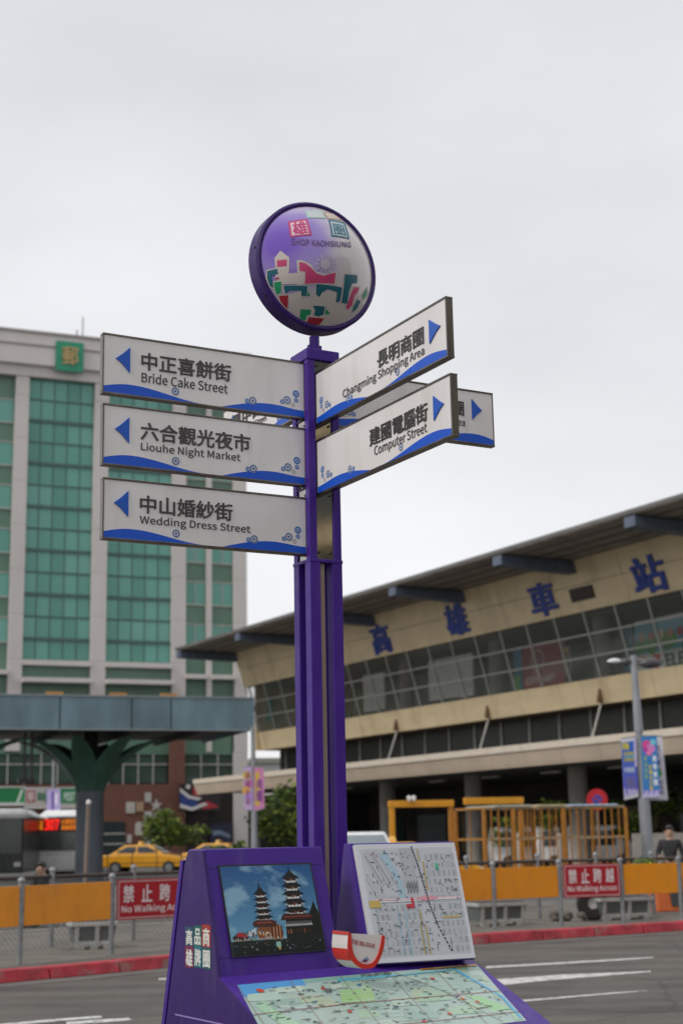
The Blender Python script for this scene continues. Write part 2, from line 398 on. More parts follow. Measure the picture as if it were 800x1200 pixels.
joined('joint_plate', [(-.002, S+.002, -.002, S+.002, z_join-.010, z_join+.004)], PURPLE, sp, bevel=.002)
joined('cap_band', [(-.003, S+.003, -.003, S+.003, z_cap0, z_cap1)], PURPLE, sp, bevel=.004)
joined('inner_core', [(tk+.001, tk+.027, .018, .028, 0, z_join-.012)], mat('bronze_core', (.33, .25, .2), .45, .3), sp)
z_neck = zt(386)
MB().tube([(S/2, S/2, z_cap1), (S/2, S/2, z_neck)], .022, 16).build('neck', PURPLE, sp, smooth=True)
joined('neck_bracket', [(S/2-.03, S/2+.03, S/2-.012, S/2+.012, z_cap1, zt(396))], PURPLE, sp, bevel=.002)
# polished plates between the thin posts, four faces
def plates(z0, z1):
    e = .010
    for bx in ((tw, S-tw, e, e+.004), (tw, S-tw, S-e-.004, S-e), (e, e+.004, tw, S-tw), (S-e-.004, S-e, tw, S-tw)):
        joined('steel_plate', [(bx[0]-.002, bx[1]+.002, bx[2], bx[3], z0, z1)], STEEL, sp)
plate_z = [(z_join+.006, zt(570)), (zt(570)+.008, zt(489)), (zt(489)+.008, z_cap0-.002)]
for z0, z1 in plate_z: plates(z0, z1)
for z0, z1 in plate_z[:-1]:      # dark seam bars between plates
    b = MB()
    for bx in ((tw, S-tw, .004, .012), (.004, .012, tw, S-tw)): b.box(bx[0], bx[1], bx[2], bx[3], z1, z1+.008)
    b.build('seam_bar', PURPLE_D, sp)
BOLT = mat('dark_bolt', (.05, .05, .05), .35, .8)
for zz in (zt(413+13), zt(484), zt(496), zt(566), zt(578), zt(646)):
    for k in (.035, .055) if True else ():
        for side in (0, 1):
            for kk in (tw+.012, S-tw-.014):
                P0 = (kk, .010, zz) if side == 0 else (.010, kk, zz)
                P1 = (kk, .003, zz) if side == 0 else (.003, kk, zz)
                if k == .035: MB().tube([P0, P1], .0052, 8).build('bolt', BOLT, sp)

# direction signs ------------------------------------------------------------
def circle_motifs(P, L):
    for x, z, r, kind in L:
        if kind == 'r': P.disc(x, z, r*1.12, '#b9bcc6', 2, 16); P.L = 3
        if kind == 'f': P.disc(x, z, r, '#2a6ab0', 2); P.ring(x, z, r*.35, r*.55, '#c9c9cc', 3, 12)
        elif kind == 'r': P.ring(x, z, r*.74, r, '#28568f', 3); P.disc(x, z, r*.3, '#1d4a86', 3, 10)
        else: P.ring(x, z, r*.75, r, '#9a8f8a', 2, 14); P.disc(x, z, r*.3, '#8a807c', 2, 8)
def wave(P, pts, zb, col='#0551c4'):
    for (x0, z0), (x1, z1) in zip(pts, pts[1:]):
        P.poly([(x0, zb), (x1, zb), (x1, z1), (x0, z0)], col, 1)
def sign_board(M, x0, x1, z0, z1, zh, eng, arrow_right, near_right, zbox, ebox, text=True, th=.032):
    """board in its own frame: local x to the reader's right, face towards -y"""
    o = MB().box(x0+.006, x1-.006, -th/2+.003, th/2-.003, z0+.006, z1-.006).build('direction_sign', BOARD, sp, M)
    f = .0085; fr = MB()
    for a in ((x0, x1, z1-f, z1), (x0, x1, z0, z0+f)): fr.box(a[0], a[1], -th/2, th/2, a[2], a[3])
    for a in ((x0, x0+f*.8), (x1-f*.8, x1)): fr.box(a[0], a[1], -th/2+.001, th/2-.001, z0+f, z1-f)
    fr.build('frame', ALU, o, bevel=.0015)
    MP = M @ Matrix.Translation((0, -th/2+.003, 0))
    Lx = x1-x0; Hh = z1-z0; X = lambda t_: x0+Lx*t_; Z = lambda t_: z0+.0085+(Hh-.017)*t_
    pw = Print()
    mir = (lambda t_: t_) if not near_right else (lambda t_: t_)   # wave runs: outer hump, then hump by the post
    def T(t_): return X(t_) if near_right else X(1-t_)               # t=0 at the outer end, 1 at the post
    def hump(a, b_, h0, pk, h1, pos):
        pts = []
        for i in range(25):
            t_ = a+(b_-a)*i/24; s_ = i/24
            h = (h0+(pk-h0)*math.sin(math.pi/2*s_/pos)) if s_ < pos else (h1+(pk-h1)*(.5+.5*math.cos(math.pi*(s_-pos)/(1-pos))))
            pts.append((T(t_), Z(h)))
        if not near_right: pts = pts[::-1]
        return pts
    wave(pw, hump(.006, .50, .10, .175, 0., .25), Z(0)); pw.build('wave_print', o, MP); pw = Print(); wave(pw, hump(.57, .994, 0., .17, .12, .6), Z(0))
    pw.build('wave_print', o, MP)
    pb = Print(); r = Hh
    cl = [(.345, .165, .062, 'r'), (.70, .165, .042, 'f'), (.728, .185, .062, 'r'), (.88, .24, .04, 'f'), (.905, .28, .065, 'r'), (.935, .205, .038, 'g'), (.952, .42, .062, 'f'), (.952, .30, .04, 'f')]
    circle_motifs(pb, [(T(a), Z(b_), c*r, k) for a, b_, c, k in cl]); stuff(pb.build('circle_print', o, MP))
    if text:
        letters3d('lettering', zh, zbox[0], zbox[1], zbox[2], zbox[3], .0035, LETTER, o, 0, .015, MP)
        letters3d('small_lettering', eng, ebox[0], ebox[1], ebox[2], ebox[3], .002, LETTER, o, 0, .006, MP)
    return o, MP, T, Z
def arrow(o, MP, xt, xb, zm, h, lab=None):
    pts = [(xt, zm), (xb, zm-h)]; n = 8
    c = (xb-xt)*.12
    side = [(xb + c*(1-(2*i/n-1)**2)*0, zm-h+2*h*i/n) for i in range(n+1)]
    poly = [(xt, zm), ((xt*.55+xb*.45), zm-h*.36), (xb, zm-h)] + [(xb, zm+h), ((xt*.55+xb*.45), zm+h*.40)]
    MB().prism([(x, 0, z) for x, z in poly], (0, -.005, 0)).build('arrow', BLUEP, o, MP)
# left signs: local x = u, plane at v offset mid-face, running to -u
def left_sign(yt, yb, zh, eng, cx, ex):
    P0 = Vector((NC.x, NC.y, 0))+v*.053; M = frame(P0, u); F_ = Face(P0, UH); th = .032
    d = -th/2
    x0, z1 = F_.at(121, yt, d); _, z0 = F_.at(121, yb, d); x1 = .008
    Hh = z1-z0
    zx = (F_.at(cx[0], 430, d)[0], F_.at(cx[1], 430, d)[0], z1-.525*Hh, z1-.235*Hh)
    eb = (F_.at(ex[0], 430, d)[0], F_.at(ex[1], 430, d)[0], z1-.735*Hh, z1-.565*Hh)
    o, MP, T, Z = sign_board(M, x0, x1, z0, z1, zh, eng, False, True, zx, eb)
    a0 = F_.at(136, 430, d)[0]; a1 = F_.at(152.5, 430, d)[0]
    arrow(o, MP, a0, a1, z1-.40*Hh, .21*Hh)
    return o
left_sign(389, 460.5, '中正喜餅街', 'Bride Cake Street', (166, 271), (166.5, 267))
left_sign(471.5, 544.5, '六合觀光夜市', 'Liouhe Night Market', (166, 293), (166.5, 281.5))
left_sign(558.5, 631.5, '中山婚紗街', 'Wedding Dress Street', (166, 272), (166, 292.5))
# right signs: local x = -v, plane at mid-face, running to -v
def right_sign(xe, yt, yb, zh, eng, cx, ex, ax, ref):
    P0 = Vector((NC.x, NC.y, 0))+u*.055; M = frame(P0, -v); F_ = Face(P0, VH+180); th = .032; d = -th/2
    x1, z1 = F_.at(xe, yt, d); _, z0 = F_.at(xe, yb, d); x0 = -.008; Hh = z1-z0
    g = lambda x, y: F_.at(x, y, d)[0]
    zx = (g(cx[0], ref), g(cx[1], ref), z1-.575*Hh, z1-.275*Hh)
    eb = (g(ex[0], ref), g(ex[1], ref), z1-.80*Hh, z1-.60*Hh)
    o, MP, T, Z = sign_board(M, x0, x1, z0, z1, zh, eng, True, False, zx, eb)
    arrow(o, MP, g(ax[1], ref), g(ax[0], ref), z1-.435*Hh, .2*Hh)
    return o
right_sign(521.5, 346.5, 419.5, '長明商圈', 'Changming Shopping Area', (441, 496), (400, 496), (503, 516), 400)
right_sign(527, 436.5, 512, '建國電腦街', 'Computer Street', (432, 500.5), (437, 499), (508, 520), 490)
# back signs
P0 = Vector((NC.x, NC.y, 0))+u*S+v*(S*.5); F_ = Face(P0, UH); M = frame(P0, u)
x1, z1 = F_.at(578.5, 460, -.025); _, z0 = F_.at(578.5, 523, -.025); Hh = z1-z0; g = lambda x: F_.at(x, 490, -.025)[0]
o, MP, T, Z = sign_board(M, .004, x1, z0, z1, '後驛商圈', 'Houyi Shopping Area', True, False,
                         (g(545)-4.3*(g(545)-g(533)), g(545), z1-.5*Hh, z1-.23*Hh), (g(546)-.36, g(546), z1-.73*Hh, z1-.55*Hh))
arrow(o, MP, g(566), g(554.5), z1-.36*Hh, .19*Hh)
P0 = Vector((NC.x, NC.y, 0))+u*(S*.5)+v*S; F_ = Face(P0, VH+180); M = frame(P0, -v)
_, z1 = F_.at(258, 482.5, -.025); z0 = z1-.232; Hh = .232
g = lambda x: F_.at(x, 485, -.025)[0]; L_ = .84
o, MP, T, Z = sign_board(M, -L_, -.004, z0, z1, '三鳳中街', 'Sanfong Central Street', False, True,
                         (g(304)-.42, g(304), z1-.53*Hh, z1-.22*Hh), (g(310)-.46, g(310), z1-.75*Hh, z1-.57*Hh))
arrow(o, MP, -L_+.06, -L_+.12, z1-.4*Hh, .19*Hh)

# round emblem ----------------------------------------------------------------
Ctr = TM @ Vector((S/2, S/2, 0)); F_ = Face(Ctr, UH)
_, zc = F_.at(364, 315, 0); RG = .292; TH = .105
GM = frame(Ctr + Vector((0, 0, zc)), u)
def lathe_y(prof, n=64):      # profile (radius, y) turned about the local y axis
    b = MB(); k = len(prof)
    vs = [(r*math.cos(2*math.pi*i/n), y, r*math.sin(2*math.pi*i/n)) for i in range(n) for r, y in prof]
    fs = [(i*k+j, ((i+1) % n)*k+j, ((i+1) % n)*k+j+1, i*k+j+1) for i in range(n) for j in range(k-1)]
    return b.add(vs, fs)
emb = lathe_y([(.25, -.036), (.274, -.043), (RG-.010, -.045), (RG, -.037), (RG, .037), (RG-.010, .045), (.274, .043), (.25, .036)]).build('emblem', PURPLE_D, sp, GM, smooth=True)
RD = .275; HD = .125
def dome_y(r): 
    q = min(1, (r/RD)**2); return -.036 - HD*(1-q)
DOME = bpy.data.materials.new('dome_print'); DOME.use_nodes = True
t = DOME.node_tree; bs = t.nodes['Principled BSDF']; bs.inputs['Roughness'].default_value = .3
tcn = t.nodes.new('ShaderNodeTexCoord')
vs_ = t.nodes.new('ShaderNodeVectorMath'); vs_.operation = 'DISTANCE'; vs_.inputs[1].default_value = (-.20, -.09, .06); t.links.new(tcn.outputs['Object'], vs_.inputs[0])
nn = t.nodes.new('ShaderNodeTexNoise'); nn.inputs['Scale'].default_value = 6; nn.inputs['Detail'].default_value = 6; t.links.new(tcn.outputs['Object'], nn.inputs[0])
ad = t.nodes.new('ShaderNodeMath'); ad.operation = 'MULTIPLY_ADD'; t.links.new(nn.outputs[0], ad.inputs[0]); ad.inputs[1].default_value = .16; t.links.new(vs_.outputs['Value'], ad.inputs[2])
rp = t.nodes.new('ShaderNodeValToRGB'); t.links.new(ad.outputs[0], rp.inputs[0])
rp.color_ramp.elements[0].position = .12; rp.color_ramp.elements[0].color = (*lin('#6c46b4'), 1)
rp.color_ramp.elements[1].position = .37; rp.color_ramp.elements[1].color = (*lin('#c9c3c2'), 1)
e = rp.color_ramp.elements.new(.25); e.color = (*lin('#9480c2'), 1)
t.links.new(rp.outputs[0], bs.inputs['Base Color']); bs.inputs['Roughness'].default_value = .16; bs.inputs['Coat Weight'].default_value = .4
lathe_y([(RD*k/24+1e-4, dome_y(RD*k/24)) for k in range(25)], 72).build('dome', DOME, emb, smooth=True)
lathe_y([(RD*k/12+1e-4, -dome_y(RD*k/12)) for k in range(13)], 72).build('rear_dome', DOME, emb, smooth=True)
# artwork laid out on the dome; coordinates read as (px, py) of the emblem enlarged 4.848x
dF = Face(Ctr, UH)
def dl(zx_, zy_):
    d = -.1
    for _ in range(5):
        x, z = dF.at(280+zx_/4.848, 230+zy_/4.848, d); z -= zc; d = dome_y(min(RD, math.hypot(x, z)))
    return (x, z)
PK, TL, GR, RE, WH = '#c23a6e', '#0c5f70', '#149060', '#a01f30', '#c5bcb6'
art = Print(.0005)
def dp(pts, col, layer): art.poly([dl(*p) for p in pts], col, layer)
def grow(pts, k=9):
    cx = sum(p[0] for p in pts)/len(pts); cy = sum(p[1] for p in pts)/len(pts); r = []
    for x, y in pts:
        d = Vector((x-cx, y-cy)); d = d+d.normalized()*k; r.append((cx+d.x, cy+d.y))
    return r
shapes = [([(160, 425), (215, 412), (222, 440), (185, 452), (196, 520), (175, 510), (160, 465)], TL),
          ([(200, 488), (240, 484), (238, 550), (212, 556), (203, 520)], GR),
          ([(228, 565), (280, 562), (275, 640), (250, 618), (232, 590)], RE),
          ([(252, 508), (388, 512), (380, 568), (352, 566), (356, 536), (290, 536), (262, 552)], TL),
          ([(436, 500), (585, 520), (572, 600), (548, 604), (556, 545), (500, 528), (470, 548), (455, 574), (436, 560)], TL),
          ([(600, 444), (670, 452), (668, 494), (640, 496), (622, 545), (612, 612), (580, 606), (592, 530)], TL),
          ([(650, 518), (682, 520), (672, 548), (655, 560), (640, 620), (618, 645), (606, 632), (630, 570)], PK),
          ([(418, 622), (487, 628), (478, 672), (452, 684), (424, 676), (432, 650)], TL),
          ([(350, 642), (410, 646), (404, 672), (385, 676), (375, 706), (350, 700), (344, 690)], GR),
          ([(395, 688), (482, 696), (455, 732), (415, 730), (385, 716)], RE),
          ([(670, 588), (690, 598), (668, 640), (640, 662), (650, 625)], TL), ([(700, 560), (726, 520), (724, 560), (704, 592)], GR),
          ([(492, 640), (516, 668), (486, 674)], GR), ([(388, 540), (404, 566), (384, 570)], GR)]
for pts, c in shapes: dp(grow(pts), WH, 1)
for pts in ([(200, 352), (234, 310), (284, 348), (282, 440), (372, 432), (372, 500), (236, 500), (208, 470)],
            [(325, 365), (352, 362), (400, 382), (440, 430), (500, 445), (560, 425), (556, 505), (330, 505)],
            [(280, 560), (350, 540), (360, 600), (420, 590), (430, 520), (500, 560), (560, 560), (560, 620), (640, 660), (600, 720), (480, 735), (350, 700), (290, 640)]):
    dp(pts, WH, 2)
dp([(214, 365), (270, 360), (270, 398), (216, 402)], PK, 3)
b_ = [(340, 374), (372, 380), (410, 408), (440, 440), (480, 452), (548, 434), (540, 498), (372, 498), (375, 430), (342, 424)]; dp(b_, PK, 3)
dp([(216, 456), (232, 470), (206, 474)], RE, 3)
for pts, c in shapes: dp(pts, c, 4)
art.L = 4
sun_c = dl(490, 385)
for k in range(12):
    a = 2*math.pi*k/12; pts = [(490+math.cos(a-.1)*34, 385+math.sin(a-.1)*34), (490+math.cos(a-.07)*58, 385+math.sin(a-.07)*60), (490+math.cos(a+.07)*58, 385+math.sin(a+.07)*60), (490+math.cos(a+.1)*34, 385+math.sin(a+.1)*34)]
    dp(pts, '#b4a9ba', 1)
dp([(490+30*math.cos(k*.393), 385+32*math.sin(k*.393)) for k in range(16)], '#b4a9ba', 1)
def fr(q, col, inner):
    dp(q, col, 2); cx = sum(p[0] for p in q)/4; cy = sum(p[1] for p in q)/4
    dp([(cx+(x-cx)*.8, cy+(y-cy)*.8) for x, y in q], inner, 3)
fr([(276, 145), (384, 128), (412, 222), (288, 234)], '#b83a70', '#d9b9c4'); fr([(505, 132), (600, 150), (626, 246), (524, 228)], '#12667a', '#b9c6c9')
fr([(372, 84), (470, 84), (495, 128), (384, 124)], '#9fc0bd', '#bcc6c2'); fr([(474, 90), (540, 96), (590, 140), (502, 128)], '#b98b6c', '#c7bcb2')
def dtext(s_, q, col, layer, bold=.0):
    vs, fs = glyphs(s_, bold); b0 = len(art.v); art.L = layer
    for a, c, l_ in vs:
        top = Vector(q[0])*(1-a)+Vector(q[1])*a; bot = Vector(q[3])*(1-a)+Vector(q[2])*a; p = bot*(1-c)+top*c
        x, z = dl(p.x, p.y); art.v.append((x, z, layer+l_))
    for f in fs: art.f.append(tuple(i+b0 for i in f)); art.c.append(lin(col))
dtext('雄', [(298, 150), (376, 140), (396, 212), (306, 222)], '#b83a70', 4, .03)
dtext('圈', [(528, 154), (590, 166), (608, 228), (540, 216)], '#12667a', 4, .02)
dtext('SHOP KAOHSIUNG', [(292, 238), (634, 262), (634, 292), (296, 276)], '#6a4f86', 4, .02)
def on_dome(co):
    r = math.hypot(co.x, co.z); k = 1
    if r > RD*.985: k = RD*.985/r
    return Vector((co.x*k, dome_y(r*k)-.0006+co.y, co.z*k))
art.build('artwork', emb, GM, PRINT, on_dome, cut=.02)
# small screws on the rim
for a in (100, 172, 215):
    a = math.radians(a); MB().tube([(math.cos(a)*(RG-.002), -.02, math.sin(a)*(RG-.002)), (math.cos(a)*(RG+.004), -.02, math.sin(a)*(RG+.004))], .005, 8).build('screw', BOLT, emb, GM)

# ================================================================== INFORMATION KIOSK
wv = hd(-31); nside = hd(59)
A = atY(240, 995, 5.30); Ep = onp(259, 1146, A, nside)
Gp = atZ(548, 1122, Ep.z); pv = (Gp-Ep).normalized(); LP = (Gp-Ep).length
KM = frame(Vector((Ep.x, Ep.y, 0)), pv); KI = KM.inverted()
ki = thing('information_kiosk', 'purple wedge-shaped tourist information kiosk with a sloping map desk, photo and street map', 'kiosk', KM)
def K(P): return KI @ P
kw = KI.to_3x3() @ wv                                    # side direction in kiosk coordinates (away)
def side(wd, z): return Vector((kw.x*wd, kw.y*wd, z))
zE = Ep.z
def wz(x, y): P = onp(x, y, A, nside); return (P-Ep).dot(wv), P.z
wA, zA = wz(240, 995.2); wT, zT = wz(221, 994.5); zT = zA
wF, zF = wz(307, 1200); slope = (zF-zE)/wF                # desk slope (w negative towards the viewer)
wN, zN = wz(215, 1008); wB, zB = wz(193, 1200)
sb = (wB-wN)/(zB-zN)                                      # back edge run per metre of height
Bp = K(atZ(396, 1134, zE)); d1 = Bp.x
DESK = -.52                                               # depth of the desk towards the viewer
zD = zE+slope*DESK
wBg = wN + sb*(0-zN)
# left upper housing
prof = [side(wA, zA), side(.0, zE), side(.02, zE-.02), side(wN+sb*(zE-.02-zN), zE-.02), side(wN, zN), side(wT, zT)]
d1t = K(onp(372, 990, Vector(Ep)+Vector((0,0,0)), KM.to_3x3() @ Vector((0, 1, 0)))).x
hous = MB()
pb = [side(0, zE-.012), side(0, zE-.012)+Vector((d1, 0, 0)), side(wN+sb*(zE-zN), zE-.012)+Vector((d1, 0, 0)), side(wN+sb*(zE-zN), zE-.012)]
pt = [side(wA, zA), side(wA, zA)+Vector((d1, 0, 0)), side(wT, zT)+Vector((d1, 0, 0)), side(wT, zT)]
hous.hexa(pb, pt); hous.build('housing', PURPLE, ki, bevel=.004)
# side panel (whole flank down to the ground), slightly proud, with a rear strip
flank = [side(wA-.004, zA-.003), side(-.004, zE), side(DESK, zD), side(DESK, 0), side(wBg-.03, 0), side(wN-.03+sb*(0), zN-.02), side(wT-.022, zT-.003)]
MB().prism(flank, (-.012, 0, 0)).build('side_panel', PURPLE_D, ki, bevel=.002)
strip_ = [side(wBg-.026, 0), side(wBg, 0), side(wN, zN), side(wN-.026, zN)]
MB().prism(strip_, (-.014, 0, 0)).build('edge_strip', PURPLE, ki, bevel=.002)
# lower seam line on the side panel
a_, b2 = wz(209, 1188), wz(268, 1200)
b = MB(); b.prism([side(a_[0], a_[1]-.003), side(b2[0]-.2, a_[1]-.003), side(b2[0]-.2, a_[1]+.001), side(a_[0], a_[1]+.001)], (-.0135, 0, 0))
b.build('panel_seam', mat('pale_seam', (.3, .22, .5), .5), ki)
# body below the desk and behind
b = MB()
L_ = LP
bot = [side(DESK, 0), side(DESK, 0)+Vector((L_, 0, 0)), side(wBg, 0)+Vector((L_, 0, 0)), side(wBg, 0)]
b.add([side(DESK, 0), side(DESK, zD-.012), side(0, zE-.014), side(wN+sb*(zE-.014-zN), zE-.014), side(wBg, 0)] +
      [q+Vector((L_, 0, 0)) for q in (side(DESK, 0), side(DESK, zD-.012), side(0, zE-.014), side(wN+sb*(zE-.014-zN), zE-.014), side(wBg, 0))],
      [(0, 1, 2, 3, 4), (9, 8, 7, 6, 5), (0, 5, 6, 1), (1, 6, 7, 2), (2, 7, 8, 3), (3, 8, 9, 4), (4, 9, 5, 0)])
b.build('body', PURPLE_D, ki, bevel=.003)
# desk frame
d0 = side(-.001, zE); d3 = side(DESK-.01, zE+slope*(DESK-.01))
nrm = (Vector((1, 0, 0)).cross(d0-d3)).normalized()
if nrm.z < 0: nrm = -nrm
def deskpt(x, wd, up=0): return side(wd, zE+slope*wd)+Vector((x, 0, 0))+nrm*up
b = MB(); b.hexa([deskpt(-.006, DESK-.01, -.012), deskpt(L_+.004, DESK-.01, -.012), deskpt(L_+.004, 0, -.012), deskpt(-.006, 0, -.012)],
                 [deskpt(-.006, DESK-.01, .004), deskpt(L_+.004, DESK-.01, .004), deskpt(L_+.004, 0, .004), deskpt(-.006, 0, .004)])
b.build('desk_top', PURPLE, ki, bevel=.002)
# generic board on a plane: matrix with x along board, z up the board, -y out of its face
def plane_world(O, ex, ez):
    ex = ex.normalized(); ez = (ez-ex*ez.dot(ex)).normalized(); ey = ez.cross(ex)
    return Matrix.Translation(O) @ Matrix((ex, ey, ez)).transposed().to_4x4()
def loc_on(M, x, y):
    n = M.to_3x3() @ Vector((0, 1, 0)); L = M.inverted() @ onp(x, y, M.translation, n); return L.x, L.z
K3 = KM.to_3x3()
# desk map
DM = plane_world(KM @ deskpt(0, 0, .005), K3 @ Vector((1, 0, 0)), K3 @ (deskpt(0, 0)-deskpt(0, DESK)))
mx0, mz1 = loc_on(DM, 275, 1152); mx1, mz1b = loc_on(DM, 558, 1130); mz0 = mz1-.43; mz1 = min(mz1, mz1b)
# left and right map edges are slanted like the desk's own sides
lx0, lz0 = loc_on(DM, 305, 1196); rx0, rz0 = loc_on(DM, 612, 1200)
kl = (lx0-mx0)/(lz0-mz1); kr = (rx0-mx1)/(rz0-mz1)
kr = kl = (kl+kr)/2
def dm(a, c): x0_ = mx0+kl*(mz0-mz1)*(1-c); x1_ = mx1+kr*(mz0-mz1)*(1-c); return (x0_+(x1_-x0_)*a, mz0+(mz1-mz0)*c)
mp_ = Print(.0003); rr = random.Random(3)
mp_.poly([dm(0, 0), dm(1, 0), dm(1, 1), dm(0, 1)], '#9fb5ac', 1)
def q4(a0, a1, c0, c1, col, l): mp_.poly([dm(a0, c0), dm(a1, c0), dm(a1, c1), dm(a0, c1)], col, l)
q4(0, .25, .90, 1, '#4d93c9', 2); mp_.poly([dm(0, .80), dm(.03, .80), dm(.12, .93), dm(0, .93)], '#4d93c9', 2)
mp_.poly([dm(.25, .93), dm(.6, .96), dm(.6, 1), dm(.25, 1)], '#7fa69a', 2); q4(.38, .62, .91, .95, '#4ea6b8', 3)
for k in range(46):
    a, c = rr.random(), rr.random(); wd, hh = rr.uniform(.04, .16), rr.uniform(.05, .16)
    col = rr.choice(['#a9bfb2', '#94ada4', '#9db9a0', '#b3c4b6', '#8fa99d', '#a7b59b'])
    a1, c1 = min(a+wd, .99), min(c+hh, .9)
    mp_.poly([dm(a, c), dm(a1, c+rr.uniform(-.02, .0) if c > .05 else c), dm(a1-rr.uniform(0, .02), c1), dm(a+rr.uniform(0, .02), c1)], col, 3+k % 3)
mp_.poly([dm(.34, .56), dm(.47, .55), dm(.49, .76), dm(.36, .76)], '#93b87d', 6); mp_.poly([dm(.02, .66), dm(.06, .66), dm(.2, .1), dm(.12, .1)], '#9cc0a0', 6)
mp_.poly([dm(.84, .5), dm(.9, .44), dm(.98, .2), dm(.9, .2)], '#93c08d', 6)
mp_.line([dm(.88, .97), dm(.91, .8), dm(.95, .6), dm(.985, .4), dm(.985, .05)], .014, '#4f9fc4', 6)
mp_.line([dm(.5, .91), dm(.7, .925), dm(.87, .93)], .008, '#58a8bb', 7)
for k in range(30):
    a = rr.uniform(.02, .95); mp_.line([dm(a, rr.uniform(.05, .4)), dm(a+rr.uniform(-.04, .04), rr.uniform(.5, .9))], .0012, '#c7d3cb', 7)
for k in range(26):
    c = rr.uniform(.05, .86); a = rr.uniform(0, .6); mp_.line([dm(a, c), dm(a+rr.uniform(.1, .38), c+rr.uniform(-.03, .03))], .0014, '#c7d3cb', 7)
for k in range(5): mp_.line([dm(.2*k+.03, .02), dm(.2*k+.0, .99)], .0022, '#8b6a5a', 8)
mp_.line([dm(0, .52), dm(.35, .54), dm(1, .5)], .0035, '#8c4a44', 9); mp_.line([dm(.02, .16), dm(1, .14)], .0035, '#8c4a44', 9)
mp_.line([dm(.62, .99), dm(.76, .6), dm(.9, .02)], .003, '#6d6650', 9)
def sketch(a, c, r, col):
    pts = []; 
    for k in range(7): pts.append(dm(a+rr.uniform(-r, r), c+rr.uniform(-r, r)*1.4))
    mp_.line(pts, .0022, col, 10)
for k in range(95): sketch(rr.uniform(.04, .97), rr.uniform(.05, .9), rr.uniform(.006, .016), rr.choice(['#47565c', '#566a60', '#4a4a48', '#3d6a86', '#6b5a50', '#5a4d62']))
for k in range(9): 
    a, c = rr.uniform(.05, .95), rr.uniform(.1, .85); q = dm(a, c); mp_.disc(q[0], q[1], .009, rr.choice(['#b4442e', '#b4442e', '#c46a2e', '#2f6f9a']), 10, 8)
q = dm(.07, .87); mp_.disc(q[0], q[1], .014, '#b8402e', 10, 8)
for k in range(130): 
    a, c = rr.uniform(.03, .95), rr.uniform(.03, .92); L_x = rr.uniform(.008, .028); mp_.line([dm(a, c), dm(a+L_x, c)], .0028, '#566058', 11)
mp_.poly([dm(.74, .975), dm(.995, .96), dm(.995, 1), dm(.74, 1)], '#b07a34', 9)
q0 = dm(.80, .974); q1 = dm(.93, .996); mp_.text('高雄商圈地圖', q0[0], q1[0], q0[1], q1[1], '#e2cfa0', 11, .02)
for k in range(9): sketch(.5+.012*k, .965, .02, '#4a5550')
mp_.build('desk_map_print', ki, DM, PRINT_GLOSS)
# photo on the left housing
PM = plane_world(KM @ (side(0, zE)), K3 @ Vector((1, 0, 0)), K3 @ (side(wA, zA)-side(0, zE)))
c00, c10, c11, c01 = loc_on(PM, 271.5, 1121), loc_on(PM, 378.5, 1112), loc_on(PM, 363.5, 1012.5), loc_on(PM, 258.5, 1017)
px0 = (c00[0]+c01[0])/2; px1 = (c10[0]+c11[0])/2; pz0 = (c00[1]+c10[1])/2; pz1 = (c01[1]+c11[1])/2
def at4(a, c):      # keep the photographed skew of the sheet small
    return (px0+(px1-px0)*a, pz0+(pz1-pz0)*c)
ph = Print(.0003); rr = random.Random(11)
b = MB()
e_ = .006
b.box(px0-e_, px1+e_, -.0035, .0, pz0-e_, pz1+e_)
b.build('photo_frame', mat('frame_black', (.012, .012, .016), .4), ki, PM @ Matrix.Translation((0, 0, 0)))
zt_ = loc_on(PM, 300, 1012)[1]
from mathutils import noise as mnoise
GN = 56
for i in range(GN):
    for j in range(GN):
        a, c = (i+.5)/GN, (j+.5)/GN; t_ = c
        c_a = lin('#6aa3bd'); c_b = lin('#1d5287'); base = [c_a[k]*(1-t_)**1.2+c_b[k]*(1-(1-t_)**1.2) for k in range(3)]
        n1_ = mnoise.fractal(Vector((a*3.2+c*1.5, c*4.2, 3.1)), .9, 2.1, 5)
        k_ = max(0, n1_*1.15+.02 - abs(a-.45)*.25); k_ = min(.55, k_); cl_ = lin('#9cc3d2')
        ph.poly([at4(i/GN, j/GN), at4((i+1)/GN, j/GN), at4((i+1)/GN, (j+1)/GN), at4(i/GN, (j+1)/GN)], tuple(base[k]*(1-k_)+cl_[k]*k_ for k in range(3)), 1)
def pp(pts, col, l): ph.poly([at4(*p) for p in pts], col, l)
def R4(a0, a1, c0, c1, col, l): pp([(a0, c0), (a1, c0), (a1, c1), (a0, c1)], col, l)
# dark trees right and water's edge
pp([(.84, 0), (1, 0), (1, .42), (.96, .56), (.93, .5), (.9, .44), (.86, .36), (.8, .3)], '#101a14', 4)
R4(0, 1, 0, .085, '#11191b', 5); R4(0, .62, .08, .15, '#16211f', 5); R4(.6, 1, .08, .2, '#141d1b', 5)
for k in range(60):
    a = rr.uniform(.01, .97); c = rr.uniform(.015, .14); R4(a, a+rr.uniform(.006, .02), c, c+rr.uniform(.006, .02), rr.choice(['#41565a', '#6f7d7d', '#2a3b36', '#5d4a3a', '#2f4a52']), 6)
for k in range(24): a = .02+.024*k; R4(a, a+.010, .15, .17+.006*(k % 3), '#b9bfbd', 6)
pp([(.02, .15), (.2, .15), (.17, .21), (.08, .24), (.02, .2)], '#33261f', 4); pp([(.06, .2), (.2, .19), (.15, .24), (.08, .25)], '#a13038', 6)
pp([(.13, .19), (.27, .2), (.28, .29), (.2, .25)], '#b9c6cc', 5)
for k in range(26): a = rr.uniform(.08, .36); c = rr.uniform(.15, .24); R4(a, a+.018, c, c+.015, rr.choice(['#2a7a5c', '#8a3038', '#2f5f8d', '#a5acab', '#4a3325', '#b58a3e']), 7)
